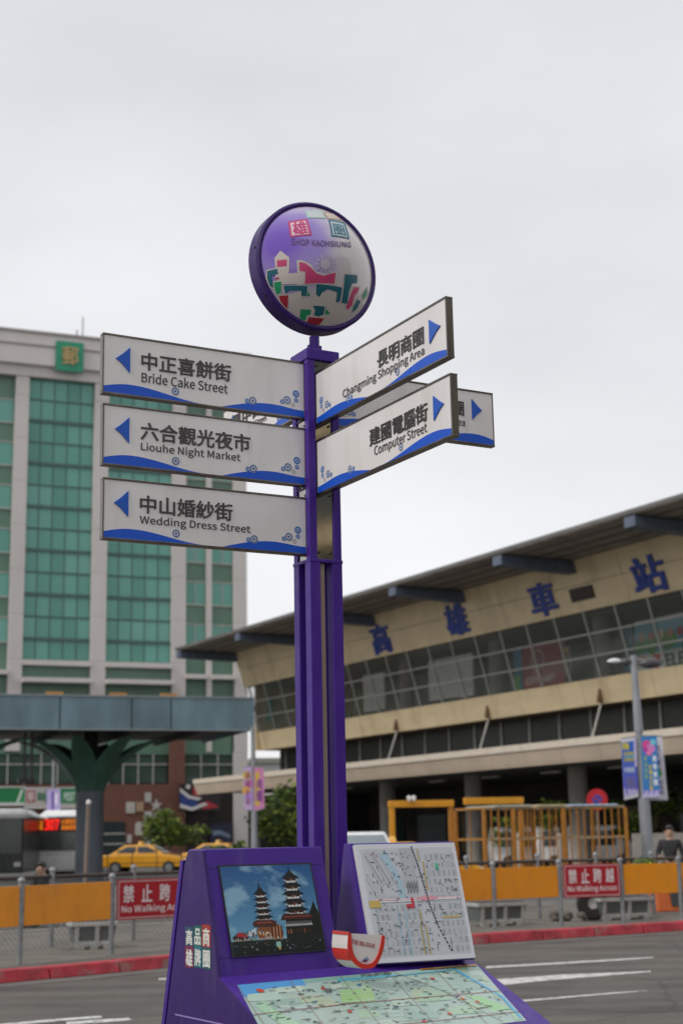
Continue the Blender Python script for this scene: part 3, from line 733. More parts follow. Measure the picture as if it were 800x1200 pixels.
# tiger-shaped entrance
pp([(.30, .16), (.55, .14), (.57, .22), (.54, .31), (.47, .33), (.42, .28), (.38, .32), (.31, .3), (.28, .24)], '#7b4a2a', 6)
for k in range(7): a = .44+.017*k; pp([(a, .15), (a+.008, .15), (a+.02, .29), (a+.008, .31)], '#b9805a' if k % 2 else '#2c1c14', 7)
for k in range(3): R4(.31+.035*k, .325+.035*k, .21, .24, '#d4b49a', 7)
ph.ring(*at4(.40, .2), .008, .011, '#c9c2b8', 7, 12)
R4(.47, .52, .06, .12, '#8fb0a6', 7); R4(.49, .51, .03, .06, '#c9a24a', 7)
def pagoda(cx, w0, w1, c0, c1, n, spire):
    fh = (c1-c0)/n
    for i in range(n):
        t_ = i/max(1, n-1); wd = w0+(w1-w0)*t_; z = c0+i*fh
        pp([(cx-wd*.33, z), (cx+wd*.33, z), (cx+wd*.31, z+fh*.62), (cx-wd*.31, z+fh*.62)], '#2a1a18', 6)
        R4(cx-wd*.30, cx+wd*.30, z+fh*.02, z+fh*.26, '#d0d2d0', 7)
        for j in (-.42, -.02, .3): R4(cx+wd*(j), cx+wd*(j+.14), z+fh*.26, z+fh*.36, '#c4c0ba', 8)
        R4(cx-wd*.06, cx+wd*.05, z+fh*.22, z+fh*.5, '#76412c', 8)
        for j in range(5): a = cx-wd*.32+wd*.15*j; R4(a, a+wd*.02, z, z+fh*.6, '#55302a', 8)
        pp([(cx-wd*.56, z+fh*.60), (cx-wd*.5, z+fh*.58), (cx, z+fh*.50), (cx+wd*.5, z+fh*.58), (cx+wd*.56, z+fh*.62), (cx+wd*.36, z+fh*.86), (cx+wd*.3, z+fh*1.02), (cx-wd*.3, z+fh*1.02), (cx-wd*.36, z+fh*.86)], '#14161a', 9)
        R4(cx-wd*.2, cx+wd*.22, z+fh*.52, z+fh*.57, '#4a342c', 10)
    pp([(cx-w1*.3, c1-.005), (cx+w1*.3, c1-.005), (cx+.008, c1+.05), (cx-.008, c1+.05)], '#14161a', 9); pp([(cx-.007, c1+.04), (cx+.007, c1+.04), (cx, c1+spire)], '#14161a', 9)
pagoda(.385, .195, .145, .36, .70, 5, .14)
pp([(.26, .30), (.50, .29), (.515, .35), (.46, .37), (.30, .375), (.255, .35)], '#4b2722', 8); R4(.30, .46, .335, .35, '#8c4536', 9)
pagoda(.745, .275, .185, .41, .88, 5, .11)
pp([(.56, .36), (.93, .36), (.90, .42), (.60, .43)], '#3a1f1c', 8); R4(.6, .9, .385, .4, '#7c3c30', 9)
pp([(.60, .2), (.92, .2), (.9, .37), (.62, .37)], '#1c1716', 6)
for k in range(13): a = .6+.024*k; R4(a, a+.014, .285, .31, '#bfc3c4', 8); R4(a, a+.006, .31, .34, '#8f9496', 8)
for k in range(9): a = .62+.03*k; R4(a, a+.012, .2, .25, rr.choice(['#7c4a32', '#3a2a22', '#9a6a4c']), 8)
pp([(.955, .5), (.962, .5), (.958, .6)], '#101a14', 4)
ph.build('photo_print', ki, PM @ Matrix.Translation((0, -.0035, 0)), PRINT_GLOSS)
# seams of the housing front
lx, lz = loc_on(PM, 243, 1018)
g0 = .0012; SEAM = mat('seam_dark', (.012, .006, .04), .6)
for xa_, xb_, q in ((.004, px0-e_, (250, 1017.5)), (px1+e_, d1-.004, (368, 1012.5)), (.004, px0-e_, (262, 1122)), (px1+e_, d1-.004, (386, 1110))):
    zq = loc_on(PM, *q)[1]; MB().box(xa_, xb_, -.0008, 0, zq-g0, zq).build('front_seam', SEAM, ki, PM)
# side logo: six coloured tiles with characters, in the flank plane
SM = plane_world(KM @ (side(0, zE)+Vector((-.0125, 0, 0))), -(wv), Vector((0, 0, 1)))
lg = Print(.0004)
def sl(x, y): return loc_on(SM, x, y)
tiles = [('高', 217.2, 226.8, 1086.5, 1108.5, '#1b4560'), ('品', 227.2, 236.4, 1085, 1108.5, '#125a55'), ('商', 236.8, 247, 1084, 1110, '#9a2418'),
         ('雄', 217, 227, 1109.2, 1133.5, '#6e1240'), ('牌', 227.4, 236.6, 1109, 1133, '#0f6674'), ('圈', 237, 247.4, 1110.6, 1135, '#124f52')]
for ch, x0, x1, y0, y1, c in tiles:
    (ax, az), (bx, bz) = sl(x0, y1), sl(x1, y0); lg.rect(ax, bx, az, bz, c, 1)
    lg.text(ch, ax+(bx-ax)*.1, ax+(bx-ax)*.9, az+(bz-az)*.07, az+(bz-az)*.86, '#cfd0ca', 2, .035)
lg.build('logo_print', ki, SM)
# right map board
M0 = atZ(437, 1131, zE+.004); M1 = atZ(558, 1123.5, zE+.004)
ex = (M1-M0).normalized(); nb = Vector((ex.y, -ex.x, 0))          # towards viewer
lean = .31                                                    # run back per metre of height
ezb = (Vector((0, 0, 1)) - nb*lean).normalized()
BM = plane_world(M0, ex, ezb)
bl, br, tr, tl = loc_on(BM, 437, 1131), loc_on(BM, 558, 1124), loc_on(BM, 532.5, 986.5), loc_on(BM, 413, 989)
zb1 = (tr[1]+tl[1])/2
b = MB(); b.prism([(tl[0]+.004, -.004, zb1-.004), (bl[0]+.004, -.004, .004), (br[0]-.004, -.004, .004), (tr[0]-.004, -.004, zb1-.004)], (0, .018, 0))
b.build('map_board', mat('map_board_white', (.55, .56, .58), .35, var=.03), ki, BM, bevel=.002)
b = MB()
ln = -(BM.to_3x3().inverted() @ Vector((0, 0, 1)))            # down direction in board coordinates
bk = BM.to_3x3().inverted() @ (-nb)                           # away direction
tlp, blp, brp, trp = Vector((tl[0]-.004, .0145, zb1+.006)), Vector((bl[0]-.004, .0145, -.0)), Vector((br[0]+.003, .0145, 0)), Vector((tr[0]+.003, .0145, zb1+.006))
b.hexa([blp, brp, brp+bk*.30, blp+bk*.30], [tlp, trp, trp+bk*.05, tlp+bk*.05]); b.build('map_housing', PURPLE, ki, BM, bevel=.003)
mb = Print(.0003); rr = random.Random(5)
def bq(a, c): x0_ = tl[0]+(bl[0]-tl[0])*(1-c); x1_ = tr[0]+(br[0]-tr[0])*(1-c); return (x0_+.006+(x1_-x0_-.012)*a, .004+(zb1-.008)*c)
mb.poly([bq(0, 0), bq(1, 0), bq(1, 1), bq(0, 1)], '#c3c5cb', 1)
def bp(q, col, l): mb.poly([bq(*p) for p in q], col, l)
def bl4(a0, a1, c0, c1, col, l): bp([(a0, c0), (a1, c0), (a1, c1), (a0, c1)], col, l)
bl4(.04, .96, .04, .96, '#b2b5bc', 2)
# the railway line splits the map; grids of blocks on each side
rail = [(.55, .97), (.585, .8), (.61, .62), (.635, .45), (.68, .28), (.78, .05)]
cols_r = [.64+.055*k for k in range(6)]; rows = [.05+.072*k for k in range(13)]
for c0, c1 in zip(rows, rows[1:]):
    for a0, a1 in [(.66+.052*k, .66+.052*(k+1)) for k in range(6)]:
        if a0 < .66+max(0, (.3-c0))*.3: continue
        bl4(a0+.004, a1-.004, c0+.006, c1-.006, rr.choice(['#a7aaaf', '#a2a6ab', '#adb0b5']), 3)
        if rr.random() < .8: mb.line([bq(a0+.02, c0+.015), bq(a0+.02, c1-.018)], .0022, '#5b6068', 4)
    for a0, a1 in [(.08+.052*k, .08+.052*(k+1)) for k in range(9)]:
        if c0 < .5: bl4(a0+.004, a1-.004, c0+.006, c1-.006, rr.choice(['#a7aaaf', '#a2a6ab', '#adb0b5']), 3)
        if c0 < .47 and rr.random() < .75: mb.line([bq(a0+.02, c0+.012), bq(a0+.02, c1-.016)], .002, rr.choice(['#5b6068', '#4f7e96', '#6a6a6a']), 4)
bl4(.42, .55, .62, .96, '#a3a6ab', 5)
for k in range(3):      # slanted blocks top-left
    o_ = .08*k; bp([(.06+o_, .92), (.12+o_, .95), (.24+o_, .66), (.18+o_, .62)], '#a9acb1', 5)
    mb.line([bq(.08+o_, .9), bq(.2+o_, .66)], .002, '#555a62', 6)
bp([(.05, .7), (.08, .72), (.24, .52), (.14, .52)], '#a9acb1', 5)
bp([(.22, .9), (.29, .93), (.40, .68), (.41, .5), (.35, .5), (.35, .66)], '#97b2bf', 6)
mb.line([bq(.08, .52), bq(.96, .52)], .006, '#cfb3ba', 6); mb.line([bq(.05, .5), bq(.95, .51)], .004, '#d0d2d6', 7)
bp([(.5, .52), (.6, .545), (.72, .53), (.73, .51), (.6, .495)], '#c98d98', 8)
bp([(.40, .44), (.48, .44), (.48, .53), (.455, .53), (.455, .475), (.40, .475)], '#b5273a', 9)
mb.line([bq(*p) for p in rail], .005, '#dadada', 8)
for (a, c), (a2, c2) in zip(rail, rail[1:]):
    for k in range(7):
        t_ = k/7; t2 = t_+.08; mb.line([bq(a+(a2-a)*t_, c+(c2-c)*t_), bq(a+(a2-a)*t2, c+(c2-c)*t2)], .0055, '#33363c', 9)
bl4(.04, .15, .455, .515, '#b89f52', 8); bl4(.76, .79, .76, .82, '#4fae8c', 8); bl4(.74, .93, .345, .358, '#b89f52', 8)
for a, c0, c1 in ((.6, .84, .95), (.635, .58, .84), (.5, .05, .3), (.55, .05, .3), (.52, .3, .42)): bl4(a, a+.012, c0, c1, '#ad9858', 8)
for a in (.3, .37): mb.line([bq(a, .05), bq(a+.01, .42)], .003, '#7fb0c4', 8)
for k in range(150):
    a, c = rr.uniform(.06, .93), rr.uniform(.06, .93)
    if rr.random() < .5: mb.line([bq(a, c), bq(a+rr.uniform(.01, .035), c)], .0028, '#43474e', 10)
    else: mb.line([bq(a, c), bq(a, c+rr.uniform(.01, .03))], .0024, '#43474e', 10)
for k in range(20): a, c = rr.uniform(.06, .93), rr.uniform(.06, .93); bl4(a, a+.012, c, c+.01, rr.choice(['#b5574d', '#4d8cab', '#5f9a78']), 11)
for k in range(8): q = bq(.44+.015*k, .56+.02*(k % 2)); mb.line([q, (q[0], q[1]+.04)], .0022, '#3b3f46', 10)
mb.build('map_print', ki, BM @ Matrix.Translation((0, -.004, 0)), PRINT_GLOSS)

# magazine holder resting between the housing and the map board ----------------
hp = atZ(436, 1132, zE+.01)
zg = zE+.012
HP = atY(424, 1138, 5.34)
hx = hd(66)                                   # direction across the front of the holder
MH = frame(Vector((HP.x, HP.y, 0)), hx); MHi = MH.inverted(); hF = Face(Vector((HP.x, HP.y, 0)), 66)
mh = thing('magazine_holder', 'curved red and white street magazine holder lying on the kiosk between photo and map', 'magazine holder', MH @ Matrix.Translation((0, 0, zg)))
def hl(x, y, d=0): a = hF.at(x, y, d); return a
pts = [(411.5, 1094), (413, 1112), (417, 1123), (426, 1129.5), (436, 1128.5), (442.5, 1120), (446, 1108), (448, 1096)]
def smooth_(ps, k=4):
    r = []
    for i in range(len(ps)-1):
        p0, p1, p2, p3 = (Vector(ps[max(0, min(len(ps)-1, i+j))]) for j in (-1, 0, 1, 2))
        for q in range(k): t_ = q/k; r.append(tuple(.5*((2*p1)+(p2-p0)*t_+(2*p0-5*p1+4*p2-p3)*t_*t_+(3*p1-p0-3*p2+p3)*t_**3)))
    return r+[tuple(ps[-1])]
pts = smooth_(pts); inn = [hl(*p) for p in pts]
outp = [hl(*p) for p in smooth_([(408.5, 1092), (407.5, 1112), (412.5, 1126), (424, 1135), (438, 1133.5), (446, 1122), (450, 1108), (451, 1097)])]
b = MB()
for i in range(len(pts)-1):
    q = [inn[i], outp[i], outp[i+1], inn[i+1]]; b.prism([(x, 0, z) for x, z in q], (0, .012, 0))
b.build('red_lip', mat('holder_red', (.5, .025, .015), .4), mh, MH)
b = MB(); n = len(outp); dep = Vector((-.036, .05, .004))
Vf = [Vector((x, .004, z)) for x, z in outp]; 
b.add(Vf+[p+dep for p in Vf], [(i, i+1, n+i+1, n+i) for i in range(n-1)], 0)
o = b.build('holder_shell', mat('holder_white', (.6, .55, .53), .4), mh, MH); s_ = o.modifiers.new('solid', 'SOLIDIFY'); s_.thickness = .003
e3 = Vector((-.002, -.002, 0)); m_ = len(Vf)
def bandm(i0, i1):                              # red stripes wrapping the left flank of the shell
    b = MB(); q = [Vf[k]+e3 for k in range(i0, i1+1)]; nq = len(q); b.add(q+[p+dep for p in q], [(k, k+1, nq+k+1, nq+k) for k in range(nq-1)]); b.build('red_band', _m['holder_red'], mh, MH)
bandm(0, 1); bandm(4, 8)
b = MB(); cov = [(x, .006, z) for x, z in inn]; b.prism(cov[::-1], (0, .01, 0)); b.build('backing_sheet', _m['holder_white'], mh, MH)
hpnt = Print(.0006)
(ax, az), (bx, bz) = hl(413.5, 1108), hl(439.5, 1104)
vs, fs = glyphs('THE BIG ISSUE', .02); b0 = len(hpnt.v)
for a, c, l_ in vs:
    q0 = Vector(hl(412.8, 1106.5)).lerp(Vector(hl(440, 1111.5)), a); q1 = Vector(hl(412.8, 1100.5)).lerp(Vector(hl(440, 1106.5)), a); p = q0.lerp(q1, c); hpnt.v.append((p.x, p.y, 1+l_))
for f in fs: hpnt.f.append(tuple(i+b0 for i in f)); hpnt.c.append(lin('#a02034'))
for q, c in (([(423, 1127), (430, 1120.5), (433, 1124), (430, 1127.5)], '#7f8fb0'), ([(424, 1127), (429, 1124), (432, 1125.5), (429, 1127.8)], '#6a3050')): hpnt.poly([hl(*p) for p in q][::-1], c, 1)
hpnt.build('cover_print', mh, MH @ Matrix.Translation((0, .005, 0)))

# ================================================================== MEDIAN FENCES
fr_px = [(23, 1130), (130.5, 1118.5), (579.5, 1089.5), (657.5, 1085), (730, 1082), (798.5, 1079)]
fp = [atZ(*q, .135) for q in fr_px]
posts = [fp[0]*2-fp[1], fp[0], fp[1]] + [fp[1].lerp(fp[2], k/5) + Vector((-.05, .08, 0))*math.sin(math.pi*k/5) for k in range(1, 5)] + fp[2:] + [fp[-1]*2-fp[-2], fp[-1]*3-fp[-2]*2]
GRASSY = mat('dark_rail', (.05, .035, .03), .6, var=.3)
def build_fence(posts, label, signs=(), panels=True, hgt=1.05, railm=None, name='fence'):
    f = thing(name, label, 'fence', Matrix.Translation(posts[0]))
    for p in posts:
        b = MB(); b.tube([p, p+Vector((0, 0, hgt-.05))], .036, 12)
        b.tube([p+Vector((0, 0, hgt-.05)), p+Vector((0, 0, hgt-.035)), p+Vector((0, 0, hgt-.01)), p+Vector((0, 0, hgt+.01))], [.048, .05, .042, .012], 12)
        b.build('post', GALV, f, Matrix.Identity(4), smooth=True)
    wires = MB(); step = .085
    for i, (a, c) in enumerate(zip(posts, posts[1:])):
        t_ = (c-a).normalized(); L = (c-a).length; up = Vector((0, 0, 1)); n_ = Vector((t_.y, -t_.x, 0))
        MB().tube([a+up*(hgt-.13)+t_*.03, c+up*(hgt-.13)-t_*.03], .017 if railm is None else .03, 8).build('rail', railm or GALV, f, Matrix.Identity(4), smooth=True)
        if panels and i not in signs:
            z0, z1 = .46, .95
            b = MB(); p0 = a+t_*.045-n_*-.02; p1 = c-t_*.045-n_*-.02
            b.hexa([p0+up*z0, p1+up*z0, p1+up*z0-n_*.012, p0+up*z0-n_*.012], [p0+up*z1, p1+up*z1, p1+up*z1-n_*.012, p0+up*z1-n_*.012])
            b.build('orange_panel', ORANGE, f, Matrix.Identity(4), bevel=.004)
        # chain link: two families of wires between the rails
        z0, z1 = .1, hgt-.13; hh = z1-z0; k = -hh
        while k < L:
            for s_ in (1, -1):
                s0, s1 = max(k, 0), min(k+hh, L)
                if s1 > s0:
                    za, zb_ = (z0+(s0-k), z0+(s1-k)) if s_ > 0 else (z1-(s0-k), z1-(s1-k))
                    q0, q1 = a+t_*s0+up*za, a+t_*s1+up*zb_; d = .0013
                    wires.add([q0+up*d, q0-up*d, q1-up*d, q1+up*d, q0-n_*.004, q1-n_*.004], [(0, 1, 2, 3), (1, 4, 5, 2), (4, 0, 3, 5)])
            k += step
    stuff(wires.build('wire_mesh', mat('wire', (.16, .165, .16), .5, .5), f, Matrix.Identity(4)))
    return f
# span indices holding the red signs: from post 130 onward (index 2) and between posts 657 and 730
i_l = 2; i_r = 8
build_fence(posts, 'front roadside fence of grey posts and orange panels standing behind the red kerb', (i_l, i_r))
bp_ = [atZ(*q, .135) for q in ((60, 1109.5), (156, 1102), (632, 1076), (701, 1074), (766, 1072))]
bposts = [bp_[0]*2-bp_[1], bp_[0], bp_[1]] + [bp_[1].lerp(bp_[2], k/5) for k in range(1, 5)] + bp_[2:] + [bp_[-1]*2-bp_[-2], bp_[-1]*3-bp_[-2]*2]
build_fence(bposts, 'rear fence of grey posts with a dark top rail, behind the orange panelled one', (), False, 1.12, GRASSY)
def no_walk_sign(a, c, label):
    t_ = (c-a).normalized(); L = (c-a).length; up = Vector((0, 0, 1)); M = frame(a, t_)
    o = thing('warning_sign', label, 'sign', M, 'red no walking across signs')
    z0, z1 = .44, .97
    MB().box(.05, L-.05, -.055, -.04, z0, z1).build('plate', mat('sign_red', (.36, .008, .018), .4, var=.05), o, bevel=.003)
    P = Print(.001); x0, x1 = .05, L-.05
    for q in ((x0+.02, x1-.02, z1-.032, z1-.02), (x0+.02, x1-.02, z0+.02, z0+.032), (x0+.02, x0+.032, z0+.032, z1-.032), (x1-.032, x1-.02, z0+.032, z1-.032)): P.rect(*q, '#c9b4b4', 1)
    for k, ch in enumerate('禁止跨越'):
        xx = x0+.09+(x1-x0-.18)*k/3.95*1.05; P.text(ch, xx, xx+.165*(L/1.3)**.5, z0+.225, z1-.075, '#d8cfcf', 1, .025)
    P.text('No Walking Across', x0+.07, x1-.07, z0+.07, z0+.19, '#e0d6d6', 1, .012)
    P.build('lettering', o, M @ Matrix.Translation((0, -.055, 0)))
    return o
no_walk_sign(posts[i_l], posts[i_l+1], 'red no-walking sign partly hidden by the purple kiosk, left of it')
no_walk_sign(posts[i_r], posts[i_r+1], 'red no-walking sign fully in view on the orange fence right of the kiosk')

# planters between the fences ---------------------------------------------------
PLG = mat('planter_panel', (.1, .115, .115), .5, var=.2, scale=4); PLF = mat('planter_frame', (.42, .43, .42), .6, var=.15)
def planter(x0, x1, yb, label):
    a, c = atZ(x0, yb, .135), atZ(x1, yb-(x1-x0)*.04, .135)
    L = (c-a).length; M = frame(a, (c-a)); o = thing('planter', label, 'planter', M, 'grey panelled planters between the fences')
    h = .37; w2 = .42; tp = .03
    def ring_(z, out): return [(-out, -out, z), (L+out, -out, z), (L+out, w2+out, z), (-out, w2+out, z)]
    MB().hexa(ring_(.08, 0), ring_(h-.06, tp)).build('planter_box', PLG, o, M)
    MB().box(-tp-.03, L+tp+.03, -tp-.03, w2+tp+.03, h-.06, h).build('rim', PLF, o, M, bevel=.008)
    MB().box(-tp+.0, L+tp, -tp+.0, w2+tp, h, h+.012).build('soil', mat('soil', (.05, .035, .025), .95), o, M)
    b = MB()
    for xx in (0, L*.52, L-.06):
        d = tp*1; b.hexa([(xx, -.02, .06), (xx+.06, -.02, .06), (xx+.06, 0, .06), (xx, 0, .06)], [(xx, -.02-d, h-.06), (xx+.06, -.02-d, h-.06), (xx+.06, -d, h-.06), (xx, -d, h-.06)])
    b.box(.06, L-.06, -.012, 0, .06, .11)
    b.build('frame', PLF, o, M)
    for xx in (.04, L*.5-.05, L-.14): MB().hexa([(xx, -.02, 0), (xx+.1, -.02, 0), (xx+.1, .1, 0), (xx, .1, 0)], [(xx-.02, -.03, .07), (xx+.12, -.03, .07), (xx+.12, .12, .07), (xx-.02, .12, .07)]).build('foot', PLF, o, M)
    return o
planter(87, 133, 1113, 'grey planter under the left orange panel, beside the left red sign')
planter(563, 614, 1086, 'grey planter just right of the kiosk map, behind the orange panel')
planter(706, 762, 1079, 'grey planter under the right red sign, rightmost of the three')

def leaves(n, centre, rad, size, rng, mats_n=3, flat=1):
    b = MB(); cl = []
    for k in range(max(6, n//60)):
        while True:
            p = Vector((rng.uniform(-1, 1), rng.uniform(-1, 1), rng.uniform(-1, 1)))
            if .35 < p.length < 1: break
        cl.append(Vector((p.x*rad[0], p.y*rad[1], p.z*rad[2])))
    for k in range(n):
        c = rng.choice(cl); q = Vector((rng.gauss(0, 1), rng.gauss(0, 1), rng.gauss(0, .7)))*min(rad)*.2
        P = Vector(centre)+c+q; a = Vector((rng.uniform(-1, 1), rng.uniform(-1, 1), rng.uniform(-.6, .6))).normalized(); c2 = a.orthogonal().normalized()
        c2.rotate(Matrix.Rotation(rng.uniform(0, 6.28), 3, a)); s1 = size*rng.uniform(.6, 1.3)
        b.add([P-a*s1, P+c2*s1*.45, P+a*s1, P-c2*s1*.45], [(0, 1, 2, 3)], rng.randrange(mats_n))
    return b
LEAF = [mat('leaf_mid', (.11, .17, .03), .6, var=.3), mat('leaf_light', (.26, .34, .05), .6, var=.3), mat('leaf_dark', (.04, .075, .02), .6, var=.3)]
BARK = mat('bark', (.12, .09, .065), .9, var=.3, bump=.5)
def tree(P, h, rad, n, label, seed, size=.16, name='tree', cat='tree', tr=.09):
    rg = random.Random(seed); o = thing(name, label, cat, Matrix.Translation(P))
    M = Matrix.Translation(P); b = MB(); cz = h-rad[2]
    top = Vector((rg.uniform(-.2, .2), rg.uniform(-.2, .2), cz+rad[2]*.4))
    b.tube([(0, 0, 0), (.03, 0, cz*.5), tuple(top)], [tr, tr*.75, tr*.25], 8)
    for k in range(7):
        a = 2*math.pi*k/7+rg.uniform(-.3, .3); z = cz-rad[2]*.6+rg.uniform(0, rad[2]*.6)
        b.tube([(0, 0, z*.85), (math.cos(a)*rad[0]*.35, math.sin(a)*rad[1]*.35, z+.15*rad[2]), (math.cos(a)*rad[0]*.75, math.sin(a)*rad[1]*.75, z+.5*rad[2])], [tr*.45, tr*.3, tr*.1], 6)
    b.build('trunk', BARK, o, M)
    leaves(n, (0, 0, cz), rad, size, rg).build('crown', LEAF, o, M)
    return o
pP = atY(743, 1008, 27.5); pP.z = .135
tree(pP, 1.15, (.36, .3, .3), 500, 'small yellow-green shrub poking up behind the fence right of the cage railing', 21, .06, 'shrub', 'shrub', .025)

# small things behind the front fence on the median
oP = atZ(672, 1080, .135)
b = MB(); rg = random.Random(4)
rk = thing('rubble_heap', 'low heap of broken grey rubble behind the right red sign', 'rubble', Matrix.Translation(oP))
for k in range(9):
    bm = bmesh.new(); bmesh.ops.create_icosphere(bm, subdivisions=2, radius=rg.uniform(.06, .12))
    c = Vector((rg.uniform(-.35, .25), rg.uniform(0, .35), .06+.04*(k % 3)))
    for v_ in bm.verts: v_.co = v_.co*rg.uniform(.82, 1.15); v_.co.z *= .8
    me = bpy.data.meshes.new('stone'); bm.to_mesh(me); bm.free(); me.materials.append(PAVE)
    put(bpy.data.objects.new('stone', me), rk, Matrix.Translation(oP+c))
wP = atY(694, 1064, 26.6)
wh = lathe_y([(.10, -.05), (.2, -.07), (.26, -.06), (.285, -.02), (.285, .02), (.26, .06), (.2, .07), (.10, .05), (.10, -.05)], 28).build('rubber_tyre', mat('rubber', (.015, .015, .015), .8), None, frame(Vector((wP.x, wP.y, .42)), hd(80)), smooth=True)
tag(wh, 'black tyre leaning behind the right red sign next to the planter', 'tyre')
hubm = lathe_y([(.0, -.02), (.09, -.035), (.105, -.03), (.105, .03), (.09, .035), (0.0, .02)], 20).build('hub', mat('hub_white', (.5, .5, .5), .4), wh, W[wh.name])
bP = atZ(772, 1071, .135); bM = frame(bP+Vector((.1, .6, 0)), hd(75))
bar = thing('water_barrier', 'orange plastic barrier at the right edge behind the orange fence panels', 'barrier', bM)
MB().hexa([(0, 0, 0), (1.4, 0, 0), (1.4, .5, 0), (0, .5, 0)], [(.05, .18, .68), (1.35, .18, .68), (1.35, .32, .68), (.05, .32, .68)]).build('barrier_body', mat('barrier_orange', (.6, .12, .01), .4), bar, bM, bevel=.03)
MB().hexa([(.3, -.002, .1), (.62, -.002, .1), (.62, .03, .1), (.3, .03, .1)], [(.3, .13, .6), (.62, .13, .6), (.62, .17, .6), (.3, .17, .6)]).build('stripe', mat('barrier_black', (.03, .03, .03), .5), bar, bM)

# ================================================================== CAGE RAILING, GATES, LAMP POSTS
def at_ground(x, Y): P = atY(x, 982, Y); return Vector((P.x, P.y, 0))
Yc = 40.0
ca, cb = at_ground(567, Yc-.6), at_ground(733, Yc+.8)
CM = frame(ca, cb-ca); LC = (cb-ca).length; cF = Face(ca, math.degrees(math.atan2((cb-ca).x, (cb-ca).y)))
ztop = cF.at(650, 946)[1]; zmid = cF.at(650, 982)[1]
cg = thing('cage_railing', 'orange barred safety railing enclosure in front of the station forecourt', 'railing', CM)
tan = mat('tan_rail', (.38, .27, .15), .6)
for yy in (0, 1.8):
    for zz in (ztop, zmid, .25): MB().box(0, LC, yy-.03, yy+.03, zz-.03, zz+.03).build('rail', tan, cg, bevel=.005)
    n = 20
    for k in range(n+1):
        x = LC*k/n; big = k in (0, 4, 11, n)
        r = .05 if k in (4, 11) else (.04 if big else .015)
        if yy > 0 and not big and k % 2: continue
        MB().box(x-r, x+r, yy-.028-r, yy-.028+r*.6, 0, ztop-.031).build('post' if big else 'bar', CORANGE, cg)
for xx in (0, LC):
    for zz in (ztop, zmid): MB().box(xx-.025, xx+.025, .031, 1.769, zz-.025, zz+.025).build('rail', CORANGE, cg)
# boards laid over the top of the cage
for x0, x1, yt, yb_, c, lb in ((578, 621, 941, 945, (.5, .5, .42), 'pale corrugated sheet lying over the left part of the cage railing'), (628, 662, 940, 944, (.55, .48, .3), 'yellowish board lying over the middle of the cage railing'), (666, 722, 939.5, 943.5, (.45, .55, .68), 'pale blue sheet lying over the right part of the cage railing')):
    xa = cF.at(x0, 943)[0]; xb_ = cF.at(x1, 943)[0]
    b = MB(); n = 14
    for k in range(n):
        a0, a1 = xa+(xb_-xa)*k/n, xa+(xb_-xa)*(k+.8)/n; b.box(a0, a1, -.08, 1.85, ztop+.033, ztop+.05+.02*(k % 2))
    b.box(xa, xb_, -.07, 1.84, ztop+.0305, ztop+.036)
    tag(b.build('roof_sheet', mat('sheet%d' % x0, c, .5), None, CM), lb, 'roof sheet')
# yellow gate frames
def gate(x0, x1, yt, Y, label, posts_=(1, 1), dy=0):
    a, c = at_ground(x0, Y), at_ground(x1, Y+.5+dy); M = frame(a, c-a); L = (c-a).length; F2 = Face(a, math.degrees(math.atan2((c-a).x, (c-a).y)))
    zt2 = F2.at((x0+x1)/2, yt)[1]; o = thing('gate_frame', label, 'gate', M, 'yellow height-limit frames')
    MB().box(0, L, -.09, .09, zt2-.2, zt2).build('beam', YELLOW, o, bevel=.01)
    if posts_[0]: MB().box(.02, .17, -.07, .07, 0, zt2-.202).build('post', YELLOW, o, bevel=.01)
    if posts_[1]: MB().box(L-.16, L-.02, -.07, .07, 0, zt2-.202).build('post', CORANGE, o, bevel=.01)
    return o, M, zt2
g1, gm, gz = gate(456, 532, 938, 46, 'yellow frame standing directly behind the street map board')
gate(545, 614, 934.5, 46, 'yellow frame half hidden behind the left end of the cage railing', (0, 1))
for k, xx in enumerate((479, 484.5)):
    P = atY(xx, 936, 46); ob = MB(); ob.tube([P+Vector((0, 0, -.09)), P], .03, 8); ob.tube([P, P+Vector((0, -.02, .02)), P+Vector((0, -.16, .0))], [.05, .075, .06], 10)
    tag(ob.build('floodlight', WHITE, None, smooth=True), '%s small white floodlight on the beam of the yellow frame behind the map' % ('left' if k == 0 else 'right'), 'floodlight', 'floodlights on the yellow frame')
# lamp post with banners (right)
Yl = 42.0
LPp = at_ground(762, Yl); LF = Face(LPp, 90); LM = frame(LPp, hd(90))
zl = LF.at(742, 768)[1]; leanx = LF.at(742, 770)[0]-LF.at(757.5, 1003)[0]
lx1 = LF.at(741.5, 770)[0]; lx0 = LF.at(758.5, 1003)[0]; zlo = LF.at(758.5, 1003)[1]
kx = (lx1-lx0)/(zl-zlo); bx_ = lx0-kx*zlo
lp = thing('street_lamp', 'tall grey street lamp with two lamp heads and blue festival banners right of the kiosk', 'street lamp', LM)
def lpx(z): return bx_+kx*z
zmid_ = LF.at(750, 858)[1]
b = MB(); b.tube([(lpx(0), 0, 0), (lpx(.3), 0, .3)], .24, 16); b.tube([(lpx(.3), 0, .3), (lpx(zlo), 0, zlo), (lpx(LF.at(752, 935)[1]), 0, LF.at(752, 935)[1])], [.17, .165, .16], 16)
b.tube([(lpx(LF.at(752, 935)[1]), 0, LF.at(752, 935)[1]), (lpx(zmid_), 0, zmid_)], .105, 16); b.tube([(lpx(zmid_), 0, zmid_), (lpx(zl), 0, zl)], [.13, .085], 16); b.build('pole', mat('lamp_grey', (.27, .28, .3), .45, .3), lp, smooth=True)
